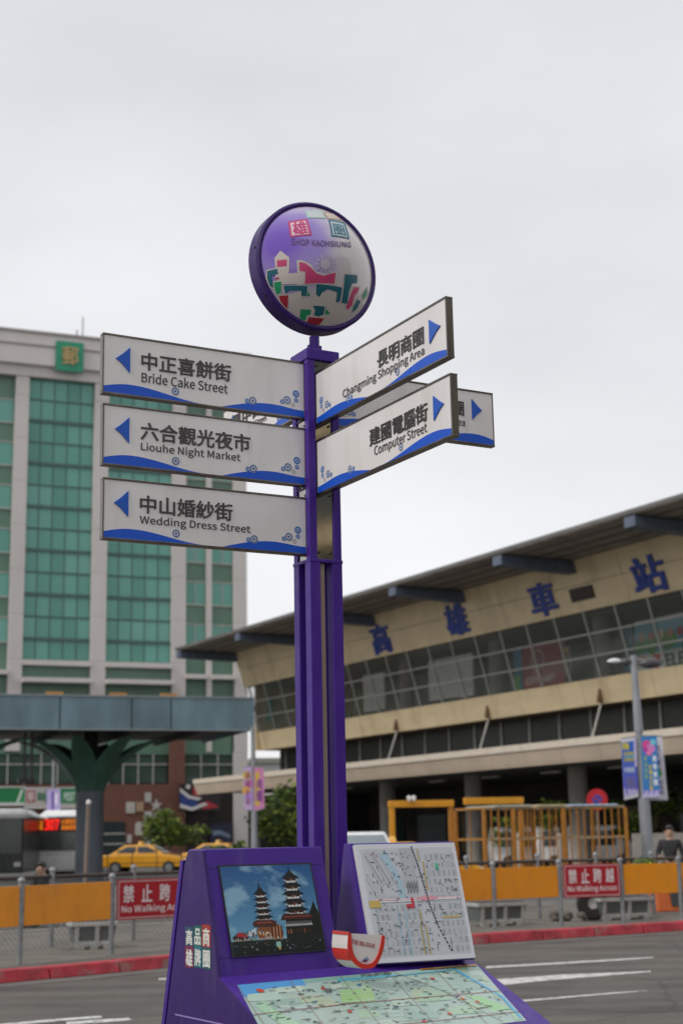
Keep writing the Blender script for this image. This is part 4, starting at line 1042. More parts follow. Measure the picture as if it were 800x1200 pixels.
def lamp_head(x0, x1, y, m, flat):
    a, c = LF.at(x0, y)[0], LF.at(x1, y)[0]; z = LF.at((x0+x1)/2, y)[1]
    b = MB(); n = 10
    b.tube([(a+(c-a)*k/n, 0, z+.02*math.sin(math.pi*k/n)) for k in range(n+1)], [.015+flat*math.sin(math.pi*min(1, (k+.3)/n)) for k in range(n+1)], 12); b.build('lamp_head', m, lp, smooth=True)
lamp_head(711, 729, 775, mat('lamp_glass', (.8, .8, .82), .2), .05); lamp_head(726, 741, 776.5, mat('lamp_dark', (.06, .055, .06), .4), .1); lamp_head(747, 776, 778, mat('lamp_dark', (.06, .055, .06), .4), .14)
b = MB(); b.tube([(LF.at(725, 776)[0], 0, zl-.15), (lpx(zl), 0, zl-.1), (LF.at(760, 776)[0], 0, zl-.17)], .035, 8); b.build('arm', _m['lamp_grey'], lp)
def banner(face, corners, y, label, paint, depth=.0, name='banner', group=None):
    pts = [face.at(*c, y) for c in corners]
    o = thing(name, label, 'banner', face.M @ Matrix.Translation((pts[0][0], y, pts[0][1])), group)
    b = MB(); b.prism([(x, y, z) for x, z in pts], (0, .012, 0)); b.build('cloth', mat('banner_white', (.62, .6, .66), .7), o, face.M)
    P = Print(.004)
    def Q(a, c):
        t0 = Vector(pts[0]).lerp(Vector(pts[1]), a); t1 = Vector(pts[3]).lerp(Vector(pts[2]), a); p = t1.lerp(t0, c); return (p.x, p.y)
    def quad(a0, a1, c0, c1, col, l): P.poly([Q(a0, c0), Q(a1, c0), Q(a1, c1), Q(a0, c1)], col, l)
    def txt(t_, a0, a1, c0, c1, col, l, bold=.02): q0, q1 = Q(a0, c0), Q(a1, c1); P.text(t_, q0[0], q1[0], q0[1], q1[1], col, l, bold)
    paint(P, Q, quad, txt); P.build('print', o, face.M @ Matrix.Translation((0, y, 0)))
    for c0 in (1.0, 0.0):
        p, q = Q(0, c0), Q(1, c0); zz = .03 if c0 else -.03
        MB().tube([(p[0], y+.006, p[1]+zz*.4), (q[0], y+.006, q[1]+zz*.4)], .018, 8).build('rod', GALV, o, face.M)
    return o
def paint_a(P, Q, quad, txt):
    n = 12
    for k in range(n): t_ = k/n; c1, c2 = lin('#5a55b8'), lin('#1e62b4'); quad(.0, 1, .04+.9*t_, .04+.9*(t_+1/n), tuple(c1[j]*(1-t_)+c2[j]*t_ for j in range(3)), 1)
    quad(.85, 1, .5, .97, '#b9b2dc', 2)
    txt('夏豔', .05, .5, .82, .92, '#d8c83c', 3, .03)
    for k in range(3): txt('高雄購物節', .12, .85, .72-.05*k, .755-.05*k, ['#c9bd4e', '#6fb0d0', '#c9bd4e'][k], 3)
    txt('幸福商圈', .1, .8, .44, .5, '#c5d4e6', 3)
    for k in range(3): txt('活動期間精彩好禮', .2, .8, .3-.06*k, .33-.06*k, '#7f78a8', 3)
    rg = random.Random(2)
    for k in range(14): a = k/14; quad(a, a+.05, .04, .08+rg.random()*.1, '#c9c2e2', 3)
def paint_b(P, Q, quad, txt):
    quad(0, 1, .08, 1, '#2f78bd', 1); quad(.0, 1, .0, .12, '#8a80c8', 2)
    for x, y, r, c in ((.35, .86, .11, '#d04a90'), (.6, .8, .1, '#c77fc4'), (.45, .74, .08, '#e07ab0'), (.75, .9, .07, '#6fc3d2'), (.25, .78, .06, '#b03a9a')): q = Q(x, y); P.disc(q[0], q[1], r*1.2, c, 2, 12)
    for k, ch in enumerate('購物樂園'): txt(ch, .66, .9, .58-.13*k, .68-.13*k, '#dfe6ee', 3, .04)
    for k, ch in enumerate('好禮大方送'): txt(ch, .4, .6, .46-.085*k, .53-.085*k, '#d8c83c', 3, .04)
    for k, ch in enumerate('樂遊高雄'): txt(ch, .15, .3, .6-.1*k, .68-.1*k, '#a5c45a', 3, .02)
    for k in range(10): quad(k/10, k/10+.06, 0, .05+.03*(k % 3), '#d6d0ea', 3)
def paint_c(P, Q, quad, txt):
    for k, ch in enumerate('光之饗宴'): txt(ch, .5, .82, .78-.12*k, .87-.12*k, '#5b5687', 2, .02)
    q = Q(.62, .42); P.disc(q[0], q[1], .12, '#4f9a4a', 2, 10)
    for k in range(3): txt('高雄', .4, .85, .25-.08*k, .31-.08*k, '#7c76a0', 2)
G_B = 'festival banners on the right street lamp'
banner(LF, [(727, 866), (744, 863.5), (747.5, 933), (731, 937)], -.14, 'blue banner hanging on the left of the right street lamp', paint_a, group=G_B)
banner(LF, [(750.5, 863), (768.5, 862.5), (773, 934), (753, 935)], -.14, 'blue and pink banner hanging on the right of the right street lamp', paint_b, group=G_B)
banner(LF, [(757, 864), (775, 863), (782, 937), (754, 937.5)], .16, 'pale banner behind the pink and blue one on the right street lamp', paint_c, group=G_B)
# left lamp post with pink banners
Y2 = 60.0; P2 = at_ground(300, Y2); F2 = Face(P2, 90); M2 = F2.M
zt2 = F2.at(295, 852)[1]; x2 = F2.at(296, 853)[0]; x2b = F2.at(298, 975)[0]
l2 = thing('banner_pole', 'slim grey pole with pink banners left of the purple posts', 'banner pole', M2)
b = MB(); b.tube([(x2b, 0, 0), (x2b, 0, F2.at(298, 948)[1]), (x2, 0, zt2)], [.16, .12, .08], 14); b.build('pole', _m['lamp_grey'], l2, smooth=True)
def paint_d(P, Q, quad, txt):
    quad(0, 1, 0, 1, '#b79cc4', 1)
    for x, y, c in ((.4, .8, '#c8a83a'), (.6, .6, '#c06aa8'), (.3, .45, '#d7a04a'), (.6, .3, '#a884c8')): q = Q(x, y); P.disc(q[0], q[1], .17, c, 2, 10)
    for k, ch in enumerate('高雄好玩'): txt(ch, .2, .8, .72-.2*k, .88-.2*k, '#8a4a72', 3, .02)
def paint_e(P, Q, quad, txt):
    quad(0, 1, 0, 1, '#c27aa8', 1); quad(.1, .55, .1, .9, '#cba83e', 2)
    for k, ch in enumerate('商圈'): txt(ch, .2, .8, .5-.3*k, .75-.3*k, '#7a3a8c', 3, .03)
G_C = 'pink banners on the slim pole'
banner(F2, [(285.5, 899), (295, 898), (296, 949), (286, 949)], -.12, 'pale pink banner on the left of the slim grey pole', paint_d, group=G_C)
banner(F2, [(298, 899), (309, 901), (310, 947), (298, 950)], -.12, 'magenta and yellow banner on the right of the slim grey pole', paint_e, group=G_C)
# far-left small banner pole in front of the post office
Y3 = 88.; P3 = at_ground(62, Y3); F3 = Face(P3, 90)
l3 = thing('banner_pole', 'thin pale pole with a small lilac banner in front of the post office sign', 'banner pole', F3.M)
b = MB(); b.tube([(F3.at(63, 980)[0], 0, 0), (F3.at(63, 893)[0], 0, F3.at(63, 880)[1])], [.12, .08], 10); b.build('pole', _m['lamp_grey'], l3)
banner(F3, [(55, 925), (71, 925), (71, 950), (55, 950)], -.12, 'small lilac banner on the thin pole before the post office sign', lambda P, Q, quad, txt: (quad(0, 1, 0, 1, '#a99cc9', 1), quad(.35, .55, 0, .9, '#6a4f9a', 2), quad(.6, .8, .3, .8, '#d5d0e2', 2)))
# bollard pole near the column
Y4 = 38.; P4 = at_ground(100, Y4); F4 = Face(P4, 90)
b = MB(); b.tube([(F4.at(99.5, 1027)[0], 0, 0), (F4.at(104, 942)[0], 0, F4.at(104, 942)[1])], .05, 10, 0)
o = b.build('marker_pole', mat('rust_pole', (.2, .15, .12), .7), None, F4.M, smooth=True); tag(o, 'thin brownish pole with a white tip in front of the big left column', 'pole')
b = MB(); x4, z4 = F4.at(104, 942); b.tube([(x4, 0, z4), (x4, 0, z4+.06), (x4, 0, z4+.1)], [.06, .06, .02], 10); b.build('cap', WHITE, o)
# no-stopping round sign
Y5 = 50.; P5 = at_ground(699, Y5); F5 = Face(P5, 90); xc_, zc_ = F5.at(699, 937); rr5 = 12.5/1791*Y5
ns = thing('traffic_sign', 'round red and blue no-parking sign rising behind the cage railing', 'traffic sign', F5.M)
MB().tube([(xc_, .05, 0), (xc_, .05, zc_+.1)], .04, 10).build('pole', GALV, ns)
MB().tube([(xc_, 0, zc_), (xc_, -.02, zc_)], rr5, 32).build('disc', REDP, ns)
MB().tube([(xc_, -.018, zc_), (xc_, -.024, zc_)], rr5*.45, 24).build('blue_centre', mat('sign_blue', (.02, .06, .3), .4), ns)
MB().prism([(xc_-rr5*.38, -.026, zc_+rr5*.30), (xc_-rr5*.30, -.026, zc_+rr5*.38), (xc_+rr5*.38, -.026, zc_-rr5*.30), (xc_+rr5*.30, -.026, zc_-rr5*.38)], (0, -.003, 0)).build('red_bar', REDP, ns)

# ================================================================== STATION BUILDING
SP = atY(640, hor(640), 75); SP.z = 0
SF = Face(SP, 151); st = thing('station_building', 'long cream railway station with slanted glass front and deep overhanging roof', 'building', SF.M)
ST = lambda z: -(z-10)*.28           # lean of the upper front (towards the viewer with height)
z_f0 = 7.62; z_f1 = 8.85; z_w1 = 11.95; z_t = SF.at(666, 657, ST(14.7))[1]
XL, XR = SF.at(285.5, 806, ST(12))[0], 24.0
def slant(x0, x1, z0, z1, t0=0., t1=.3, mi=0, b=None, mm=None, name=None):
    b = b or MB(); y0, y1 = ST(z0), ST(z1)
    b.hexa([(x0, y0+t0, z0), (x1, y0+t0, z0), (x1, y0+t1, z0), (x0, y0+t1, z0)], [(x0, y1+t0, z1), (x1, y1+t0, z1), (x1, y1+t1, z1), (x0, y1+t1, z1)], mi); return b
# cladding panels of the upper wall: two courses, each panel a piece
def course(z0, z1, xl, wd, name):
    x = xl
    while x < XR:
        x1 = min(x+wd, XR); slant(x+.012, x1-.012, z0+.012, z1-.012, 0, .12).build(name, CREAM, st); x = x1
zm_ = (z_w1+z_t)/2+.05
course(z_w1, zm_, XL, 5.2, 'cladding_panel'); course(zm_, z_t, XL-.1, 5.2, 'cladding_panel')
course(z_f0, z_f1, XL, 5.2, 'cladding_panel')
slant(XL+.02, XR, z_w1+.02, z_t, .13, .5).build('upper_wall', mat('joint_dark', (.12, .09, .06), .8), st)
slant(XL+.02, XR, z_f0+.02, z_f1-.02, .13, 1.6).build('floor_slab', _m['joint_dark'], st)
# characters
BL = mat('station_blue', (.012, .04, .26), .4)
def stchar(ch, xa, xb, yt, yb_):
    xm = (xa+xb)/2; zc0 = SF.at(xm, (yt+yb_)/2, -.9); y_ = ST(zc0[1]); x0, _ = SF.at(xa, (yt+yb_)/2, y_); x1, _ = SF.at(xb, (yt+yb_)/2, y_)
    z1 = SF.at(xm, yt, ST(zc0[1]+.8))[1]; z0 = SF.at(xm, yb_, ST(zc0[1]-.8))[1]
    vs, fs = glyphs(ch, .035, .05); b = MB()
    b.add([(x0+(x1-x0)*v_[0], ST(z0+(z1-z0)*v_[1])-.04-v_[2]*.7, z0+(z1-z0)*v_[1]) for v_ in vs], fs)
    b.build('character', BL, st)
stchar('高', 436, 457.5, 731, 767); stchar('雄', 522.5, 548, 707, 745.5); stchar('車', 621, 652, 682, 723); stchar('站', 741, 780, 650, 696)
# LED clock panel
xa, za = SF.at(667, 704, ST(13.3)); xb, zb = SF.at(692, 686, ST(13.3)); 
slant(xa, xb, SF.at(680, 703, ST(13.2))[1], SF.at(680, 688, ST(13.4))[1], -.12, -.01).build('display_panel', mat('led_panel', (.03, .012, .01), .4), st)
# roof
ze = z_t; yo = ST(z_t); OUT = 4.25
XRL = SF.at(205, 763, yo-OUT)[0]
b = MB(); RFM = mat('roof_metal', (.17, .165, .16), .55, .3, var=.2, scale=.7)
b.hexa([(XRL, yo-OUT, ze+.06), (XR+3, yo-OUT, ze+.06), (XR+3, 14, ze+3.2), (XRL, 14, ze+3.2)], [(XRL, yo-OUT, ze+.22), (XR+3, yo-OUT, ze+.22), (XR+3, 14, ze+3.6), (XRL, 14, ze+3.6)]); b.build('roof', RFM, st)
MB().hexa([(XRL+.05, yo-OUT+.05, ze), (XR+3, yo-OUT+.05, ze), (XR+3, yo+.1, ze), (XRL+.05, yo+.1, ze)], [(XRL+.05, yo-OUT+.05, ze+.055), (XR+3, yo-OUT+.05, ze+.055), (XR+3, yo+.1, ze+.055), (XRL+.05, yo+.1, ze+.055)]).build('soffit', SOFFIT, st)
for yy in (1, 2, 3): MB().box(XRL+.1, XR+3, yo-OUT*yy/4-.04, yo-OUT*yy/4+.04, ze-.05, ze-.002).build('soffit_rib', mat('rib', (.12, .11, .1), .7), st)
# outrigger beams
for bx in (275, 346, 370, 458, 580, 730, 0):
    pass
bxs = [SF.at(x, y, yo)[0] for x, y in ((538, 694), (666, 657))]; stepb = bxs[1]-bxs[0]
x = bxs[0]
while x > XRL+1: x -= stepb
x += 0
k = 0
while x < XR+2:
    if x > XRL-.2:
        MB().hexa([(x-.35, yo-OUT+.06, ze-.5), (x+.35, yo-OUT+.06, ze-.5), (x+.35, yo+.3, ze-.62), (x-.35, yo+.3, ze-.62)], [(x-.35, yo-OUT+.06, ze-.053), (x+.35, yo-OUT+.06, ze-.053), (x+.35, yo+.3, ze-.053), (x-.35, yo+.3, ze-.053)]).build('roof_beam', BEAMB, st, bevel=.02)
    x += stepb
# window band: mullions, transoms, panes
GLS = mat('station_glass', (.13, .145, .13), .06, 0, alpha=.24, var=.05, spec=.7)
FRM = mat('window_frame', (.4, .4, .37), .5, .3)
xs = [SF.at(x, y, ST(11.5))[0] for x, y in ((432, 772), (458, 766))]
PW = 2.33; x0w = SF.at(406, 780, ST(12))[0]
zr = [z_f1, z_f1+1.02, z_f1+2.04, z_w1]
x = x0w
while x > XL: x -= PW
lines = []
while x < XR:
    if x > XL: lines.append(x)
    x += PW
edges = [XL]+lines+[XR]
for a, c in zip(edges, edges[1:]):
    for z0, z1 in zip(zr, zr[1:]): slant(a+.03, c-.03, z0+.03, z1-.03, .02, .04).build('pane', GLS, st)
for a in lines: slant(a-.04, a+.04, z_f1, z_w1, -.05, .06).build('mullion', FRM, st)
for z in zr[1:3]: slant(XL, XR, z-.04, z+.04, -.03, .015).build('transom', FRM, st)
# inside the concourse
INT = mat('concourse_wall', (.36, .38, .32), .8, var=.3, scale=.5)
joined('interior_wall', [(XL+.2, XR, 7, 7.2, z_f0, z_w1+1)], INT, st); joined('interior_floor', [(XL+.2, XR, 1.7, 7, z_f1-.4, z_f1-.2)], CONC, st)
joined('interior_ceiling', [(XL+.2, XR, -.0, 7, z_w1+.06, z_w1+.3)], mat('ceil', (.35, .35, .33), .8), st)
joined('end_wall', [(XL+.15, XL+.4, .2, 14, z_f0, z_t)], CREAM, st)
PANW = mat('inside_panel', (.72, .72, .66), .6)
for xa, xb, y0, y1 in ((425, 450, 792, 835), (502, 536, 775, 822), (536, 554, 768, 818)):
    a = SF.at(xa, 800, 1.2)[0]; c = SF.at(xb, 800, 1.2)[0]; joined('inside_panel', [(a, c, 1.2, 1.3, SF.at(xa, y1, 1.2)[1], SF.at(xa, y0, 1.2)[1])], PANW, st)
for xx, wd in ((466, .55), (573, .6), (697, .6)):
    a = SF.at(xx, 800, .9)[0]; MB().tube([(a, 1.5, z_f1-.2), (a, 1.5, z_w1+.06)], wd*.8, 16).build('column', CONC, st, smooth=True)
for xa, xb in ((300, 318),):
    a = SF.at(xa, 830, 1.0)[0]; c = SF.at(xb, 830, 1.0)[0]; joined('inside_panel', [(a, c, 1.0, 1.1, SF.at(xa, 848, 1)[1], SF.at(xa, 822, 1)[1])], mat('teal_panel', (.02, .3, .26), .5), st)
for xa in (407, 414, 421):
    a = SF.at(xa, 820, 1.4)[0]; joined('inside_panel', [(a, a+.35, 1.4, 1.5, z_f1, z_f1+1.7)], mat('olive_panel', (.16, .16, .04), .6), st)
def poster(xa, xb, yt, yb_, paint, name='poster'):
    y = .55; (a, z1), (c, z0) = SF.at(xa, yt, y), SF.at(xb, yb_, y)
    z0 = SF.at((xa+xb)/2, yb_, y)[1]; z1 = SF.at((xa+xb)/2, yt, y)[1]
    o = joined(name, [(a, c, y, y+.05, z0, z1)], WHITE, st); P = Print(.01)
    X = lambda t_: a+(c-a)*t_; Z = lambda t_: z0+(z1-z0)*t_
    paint(P, X, Z); P.build('poster_print', o, SF.M @ Matrix.Translation((0, y, 0)))
def pcity(P, X, Z):
    P.rect(X(0), X(1), Z(0), Z(1), '#8a1c28', 1); P.rect(X(-.22), X(-.02), Z(0), Z(1), '#1d6f92', 1); P.rect(X(-.22), X(-.08), Z(0), Z(.35), '#4f9a4a', 2)
    P.disc((X(.38)), Z(.62), (X(1)-X(0))*.17, '#b08a7a', 2); P.disc(X(.38), Z(.62), (X(1)-X(0))*.13, '#7c2f33', 3)
    P.text('CITY MART', X(.08), X(.8), Z(.08), Z(.24), '#d6d0cc', 4, .02)
poster(611, 662, 754, 804, pcity)
def p711(P, X, Z):
    P.rect(X(0), X(1), Z(.0), Z(1), '#c4c8c2', 1); P.rect(X(0), X(1), Z(.36), Z(.96), '#5c9fb0', 2)
    rg = random.Random(9)
    for k in range(26): P.disc(X(rg.uniform(.04, .97)), Z(rg.uniform(.38, .62)), rg.uniform(.15, .32), rg.choice(['#3f8f3a', '#4fa043', '#2f7a34']), 3, 9)
    for k in range(7): P.disc(X(.1+.13*k), Z(.68), .22, ['#b88a72', '#a5443c', '#d0c2a0'][k % 3], 4, 10)
    P.text('7', X(.25), X(.335), Z(.05), Z(.32), '#c02a22', 4, .05); P.text('ELEVEN', X(.40), X(.95), Z(.05), Z(.30), '#1c5040', 4, .04); P.rect(X(.35), X(.385), Z(.15), Z(.19), '#1c5040', 4)
    P.rect(X(.02), X(.12), Z(.25), Z(.32), '#c8642a', 4)
poster(742, 835, 720, 784, p711)
poster(656, 668, 757, 790, lambda P, X, Z: (P.rect(X(0), X(1), Z(0), Z(1), '#8d6a4a', 1), P.rect(X(.1), X(.9), Z(.8), Z(.92), '#c9b26a', 2)))
poster(728, 742, 735, 786, lambda P, X, Z: P.rect(X(0), X(1), Z(0), Z(1), '#125a66', 1))
# recessed glazed band below
y_r = 2.2
joined('lower_glass', [(XL, XR, y_r, y_r+.1, 5.2, z_f0)], mat('lower_dark_glass', (.022, .022, .018), .35, spec=.3), st)
b = MB(); x = XL+1
while x < XR: joined('lower_mullion', [(x-.05, x+.05, y_r-.07, y_r, 5.5, z_f0)], FRM, st); x += 2.6
joined('handrail', [(XL, XR, y_r-.4, y_r-.36, 6.15, 6.2)], FRM, st)
joined('lower_sill', [(XL, XR, y_r-.3, y_r-.01, 5.3, 5.75)], CREAM, st)
# canopy
CY = -6.0; z_c1 = SF.at(640, 869, CY)[1]; z_c0 = SF.at(640, 877, CY)[1]; XCL = SF.at(226, 917, CY)[0]
z_cb = SF.at(640, 897, CY+.7)[1]
PINK = mat('canopy_lip', (.58, .51, .42), .6, var=.08); PINK2 = mat('canopy_face', (.53, .43, .33), .65, var=.1, scale=.5)
x = XCL
while x < XR:
    x1 = min(x+2.6, XR); joined('canopy_lip_panel', [(x+.01, x1-.01, CY, CY+.25, z_c0, z_c1)], PINK, st)
    MB().hexa([(x+.01, CY+.3, z_cb), (x1-.01, CY+.3, z_cb), (x1-.01, CY+.45, z_cb), (x+.01, CY+.45, z_cb)], [(x+.01, CY+.06, z_c0-.02), (x1-.01, CY+.06, z_c0-.02), (x1-.01, CY+.3, z_c0-.02), (x+.01, CY+.3, z_c0-.02)]).build('canopy_face_panel', PINK2, st); x = x1
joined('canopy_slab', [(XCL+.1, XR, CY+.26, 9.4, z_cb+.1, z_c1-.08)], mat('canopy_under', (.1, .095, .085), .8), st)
x = SF.at(461, 861, CY)[0]; xs2 = SF.at(562, 860, CY)[0]
# struts
top = [SF.at(467, 846, ST(7.7)), SF.at(576, 834, ST(7.7)), SF.at(706, 815, ST(7.7))]
sx_ = [t_[0] for t_ in top]; dxs = (sx_[2]-sx_[0])/2
for k in range(-2, 4):
    xt = sx_[0]+dxs*k
    if xt < XL+1 or xt > XR: continue
    MB().tube([(xt, ST(7.7)-.05, z_f0+.25), (xt, ST(7.7)-1.0, z_c1-.07)], .055, 8).build('strut', FRM, st)
    MB().prism([(xt-.06, ST(8)-.02, z_f0+.05), (xt-.06, ST(8)-.3, z_f0+.1), (xt-.06, ST(8)-.15, z_f0+.7), (xt-.06, ST(8)-.02, z_f0+.8)], (.12, 0, 0)).build('strut_bracket', mat('bracket', (.2, .12, .07), .7), st)
# ground hall: dark back wall, columns
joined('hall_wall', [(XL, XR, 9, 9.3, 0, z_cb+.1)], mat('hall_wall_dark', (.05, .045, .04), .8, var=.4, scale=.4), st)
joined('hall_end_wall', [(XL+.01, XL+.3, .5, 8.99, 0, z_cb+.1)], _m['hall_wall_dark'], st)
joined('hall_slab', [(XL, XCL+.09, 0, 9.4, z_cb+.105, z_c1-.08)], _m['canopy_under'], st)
x = XCL+9; k = 0
while x < XR: MB().tube([(x, -1.8, 0), (x, -1.8, z_cb+.1)], .45, 16).build('hall_column', CONC, st, smooth=True); x += 8.6
for k in range(9):
    x = XL+2+k*5.2; joined('hall_window', [(x, x+3.4, 8.9, 8.98, .6, 3.0)], [mat('hall_glass', (.04, .06, .055), .2), mat('hall_poster', (.14, .16, .17), .4), mat('hall_warm', (.2, .14, .07), .5)][k % 3], st)
    joined('hall_light', [(x+.4, x+1.9, -.2, .0, z_cb-.02, z_cb+.08)], mat('tube_light', (.6, .6, .55), .4), st)

# ================================================================== POST OFFICE BUILDING
PP = atY(291, hor(291), 125); PP.z = 0
PF = Face(PP, 67.5); po = thing('post_office_building', 'tall office block with green glass bays between pale stone pillars and brick base', 'building', PF.M)
STONE = mat('pale_stone', (.55, .515, .495), .75, var=.06, scale=.4, streak=.3); GREENS = mat('green_spandrel', (.1, .19, .135), .35, var=.12, scale=.5)
def gglass(i): return mat('green_glass_%d' % i, [(.095, .30, .235), (.115, .335, .27), (.08, .265, .21), (.13, .35, .29)][i], .12, 0, var=.12, scale=.25, spec=.5)
GG = [gglass(i) for i in range(4)]; GFR = mat('green_frame', (.055, .12, .1), .5)
f = lambda x, y=700: PF.at(x, y)[0]
zTop = PF.at(60, 395)[1]; zG1 = PF.at(71, 444.5)[1]; zG0 = PF.at(71, 775)[1]
b1 = (f(31, 600), f(109.5, 600)); b2_ = (f(126.5, 600), f(202)); n1 = (f(218), f(243)); n2 = (f(249), f(275)); b0_ = (f(16, 600)-7.2, f(15, 600)); XE = 0.
LE = b0_[0]-8
DPT = .55
# body and parapet
joined('body', [(LE, XE, DPT+.35, 24, 0, zG1)], DARK, po)
joined('parapet', [(LE, XE+.3, -.5, 24, zG1+.9, zTop)], STONE, po, bevel=.05)
joined('parapet_line', [(LE, XE+.32, -.56, -.5, zTop-1.1, zTop-.95)], mat('stone_line', (.25, .22, .2), .8), po)
joined('parapet_coping', [(LE-.05, XE+.36, -.6, 24.1, zTop, zTop+.22)], mat('coping', (.3, .27, .25), .7), po)
joined('head_band', [(LE, XE+.02, -.1, 1.2, zG1, zG1+.9)], STONE, po)
# pilasters (stone to the second floor, segmented joints)
zB = 8.7
def pilaster(x0, x1, proud=0):
    z = zB; 
    while z < zG1-.1:
        z1 = min(z+3.62, zG1); joined('pilaster_block', [(x0+.0, x1, -proud, DPT+.3, z+.012, z1-.012)], STONE, po); z = z1
    joined('pilaster_core', [(x0+.03, x1-.03, -proud+.03, DPT+.34, zB, zG1)], _m['stone_line'], po)
for x0, x1, p_ in ((b0_[1], b1[0], 0), (b1[1], b2_[0], 0), (b2_[1], n1[0], 0), (n1[1], n2[0], -.15), (n2[1], XE, 0)): pilaster(x0, x1, p_)
pilaster(LE, b0_[0])
# glazed bays
rowh = (zG1-zG0)/13
for bi, (x0, x1) in enumerate((b1, b2_)):
    n = 5; pw = (x1-x0)/n
    for r_ in range(13):
        z = zG1-rowh*(r_+1)
        for c_ in range(n):
            M = po_m = W[po.name] @ Matrix.Translation((x0+pw*c_+.04, DPT-.04+rnd.uniform(-.004, .004), z+.07)) @ Matrix.Rotation(rnd.uniform(-.004, .004), 4, 'Z')
            k = ('pane', bi)
            mm = GG[rnd.choice([0, 0, 1, 1, 2, 3]) if r_ != 3 else rnd.choice([0, 2])]
            key = (round(pw, 3), mm.name)
            if key not in _t: _t[key] = MB().box(0, pw-.08, 0, .06, 0, rowh-.14).build('pane', mm, po, M).data
            else: put(bpy.data.objects.new('pane', _t[key]), po, M)
        heavy = (r_ % 2 == 0) and r_ > 0
        joined('transom', [(x0, x1, DPT-.16 if heavy else DPT-.1, DPT+.3, z+rowh-(.14 if heavy else .07), z+rowh+(.14 if heavy else .07))], GFR, po)
    joined('mullion', [(x0+pw*c_-.03, x0+pw*c_+.03, DPT-.08, DPT+.02, zG0, zG1) for c_ in range(1, n)], GFR, po)
    for zz, hh, pr in ((zG0-.35, .4, .25), (zG0-1.75, .35, .9)): joined('ledge', [(x0, x1, -pr, DPT, zz, zz+hh)], STONE, po)
    joined('spandrel', [(x0, x1, DPT-.1, DPT+.2, zG0-4.6, zG0-.37)], GREENS, po)
    joined('sill', [(x0, x1, DPT-.2, DPT, zG0-.02, zG0+.16)], GFR, po)
# narrow window stacks with spandrels
fl = rowh*2; zN = PF.at(230, 727)[1]
for x0, x1 in (n1, n2, b0_):
    nn_ = 2 if x1-x0 < 4 else 5; pw = (x1-x0)/nn_
    z = zG0+.15
    zz0 = PF.at(231, 707)[1] - fl*2
    for k in range(9):
        z0 = zz0+fl*k
        if z0 < zG0-2 or z0+1.9 > zG1: continue
        for c_ in range(nn_):
            M = W[po.name] @ Matrix.Translation((x0+pw*c_+.05, DPT-.02, z0))
            mm = GG[rnd.choice([1, 3, 1, 0])]; key = ('n', round(pw, 3), mm.name)
            if key not in _t: _t[key] = MB().box(0, pw-.1, 0, .06, 0, 1.85).build('pane', mm, po, M).data
            else: put(bpy.data.objects.new('pane', _t[key]), po, M)
        joined('window_frame', [(x0, x1, DPT-.1, DPT+.1, z0-.12, z0-.01)], FRM, po); joined('window_frame', [(x0, x1, DPT-.08, DPT+.1, z0+1.86, z0+1.95)], FRM, po)
        for c_ in range(1, nn_): joined('window_mullion', [(x0+pw*c_-.04, x0+pw*c_+.04, DPT-.08, DPT+.02, z0, z0+1.85)], FRM, po)
    joined('spandrel', [(x0, x1, DPT+.05, DPT+.28, zG0-4.6, zG1)], GREENS, po)
    joined('ledge', [(x0, x1, -.35, DPT, PF.at(245, 793)[1]-.2, PF.at(245, 793)[1]+.15)], STONE, po)
# emblem sign with the post character
(xa, za), (xb, zb) = PF.at(65, 436, -.6), PF.at(98, 403, -.6); z0 = PF.at(81, 435.5, -.6)[1]; z1 = PF.at(81, 401, -.6)[1]
emb2 = joined('rooftop_sign', [(xa, xb, -.75, -.6, z0, z1)], mat('post_green', (.012, .24, .13), .4), po)
letters3d('lettering', '郵', xa+.5, xb-.45, z0+.5, z1-.45, .1, mat('post_gold', (.42, .3, .12), .4), emb2, -.75, .02, W[po.name])
MB().tube([(PF.at(108, 400)[0], 6, zTop+.2), (PF.at(108, 400)[0], 6, zTop+3)], .08, 6).build('antenna', FRM, po); MB().tube([(PF.at(121, 400)[0], 8, zTop+.2), (PF.at(121, 400)[0], 8, zTop+5)], .07, 6).build('antenna', FRM, po); MB().tube([(PF.at(103, 400)[0], 7, zTop+.2), (PF.at(103, 400)[0], 7, zTop+2.4)], .06, 6).build('antenna', FRM, po)
# lower floors: dark ribbon windows and brick
BR = bpy.data.materials.new('brick'); BR.use_nodes = True; t = BR.node_tree; bs = t.nodes['Principled BSDF']; bs.inputs['Roughness'].default_value = .85
tcn = t.nodes.new('ShaderNodeTexCoord'); mpn = t.nodes.new('ShaderNodeMapping'); mpn.inputs['Rotation'].default_value = (math.radians(90), 0, 0)
bt = t.nodes.new('ShaderNodeTexBrick'); bt.inputs['Scale'].default_value = 3.0; bt.inputs['Color1'].default_value = (.13, .045, .03, 1); bt.inputs['Color2'].default_value = (.17, .065, .045, 1); bt.inputs['Mortar'].default_value = (.12, .08, .06, 1)
t.links.new(tcn.outputs['Object'], mpn.inputs[0]); t.links.new(mpn.outputs[0], bt.inputs[0]); t.links.new(bt.outputs[0], bs.inputs['Base Color'])
z2a = PF.at(160, 919)[1]; z2b = PF.at(160, 884)[1]; LG = mat('low_glass', (.03, .06, .045), .15, var=.3, scale=.4)
joined('second_floor_wall', [(LE, XE-1.3, .3, .6, z2b, zG0-4.6)], GREENS, po)
x = LE
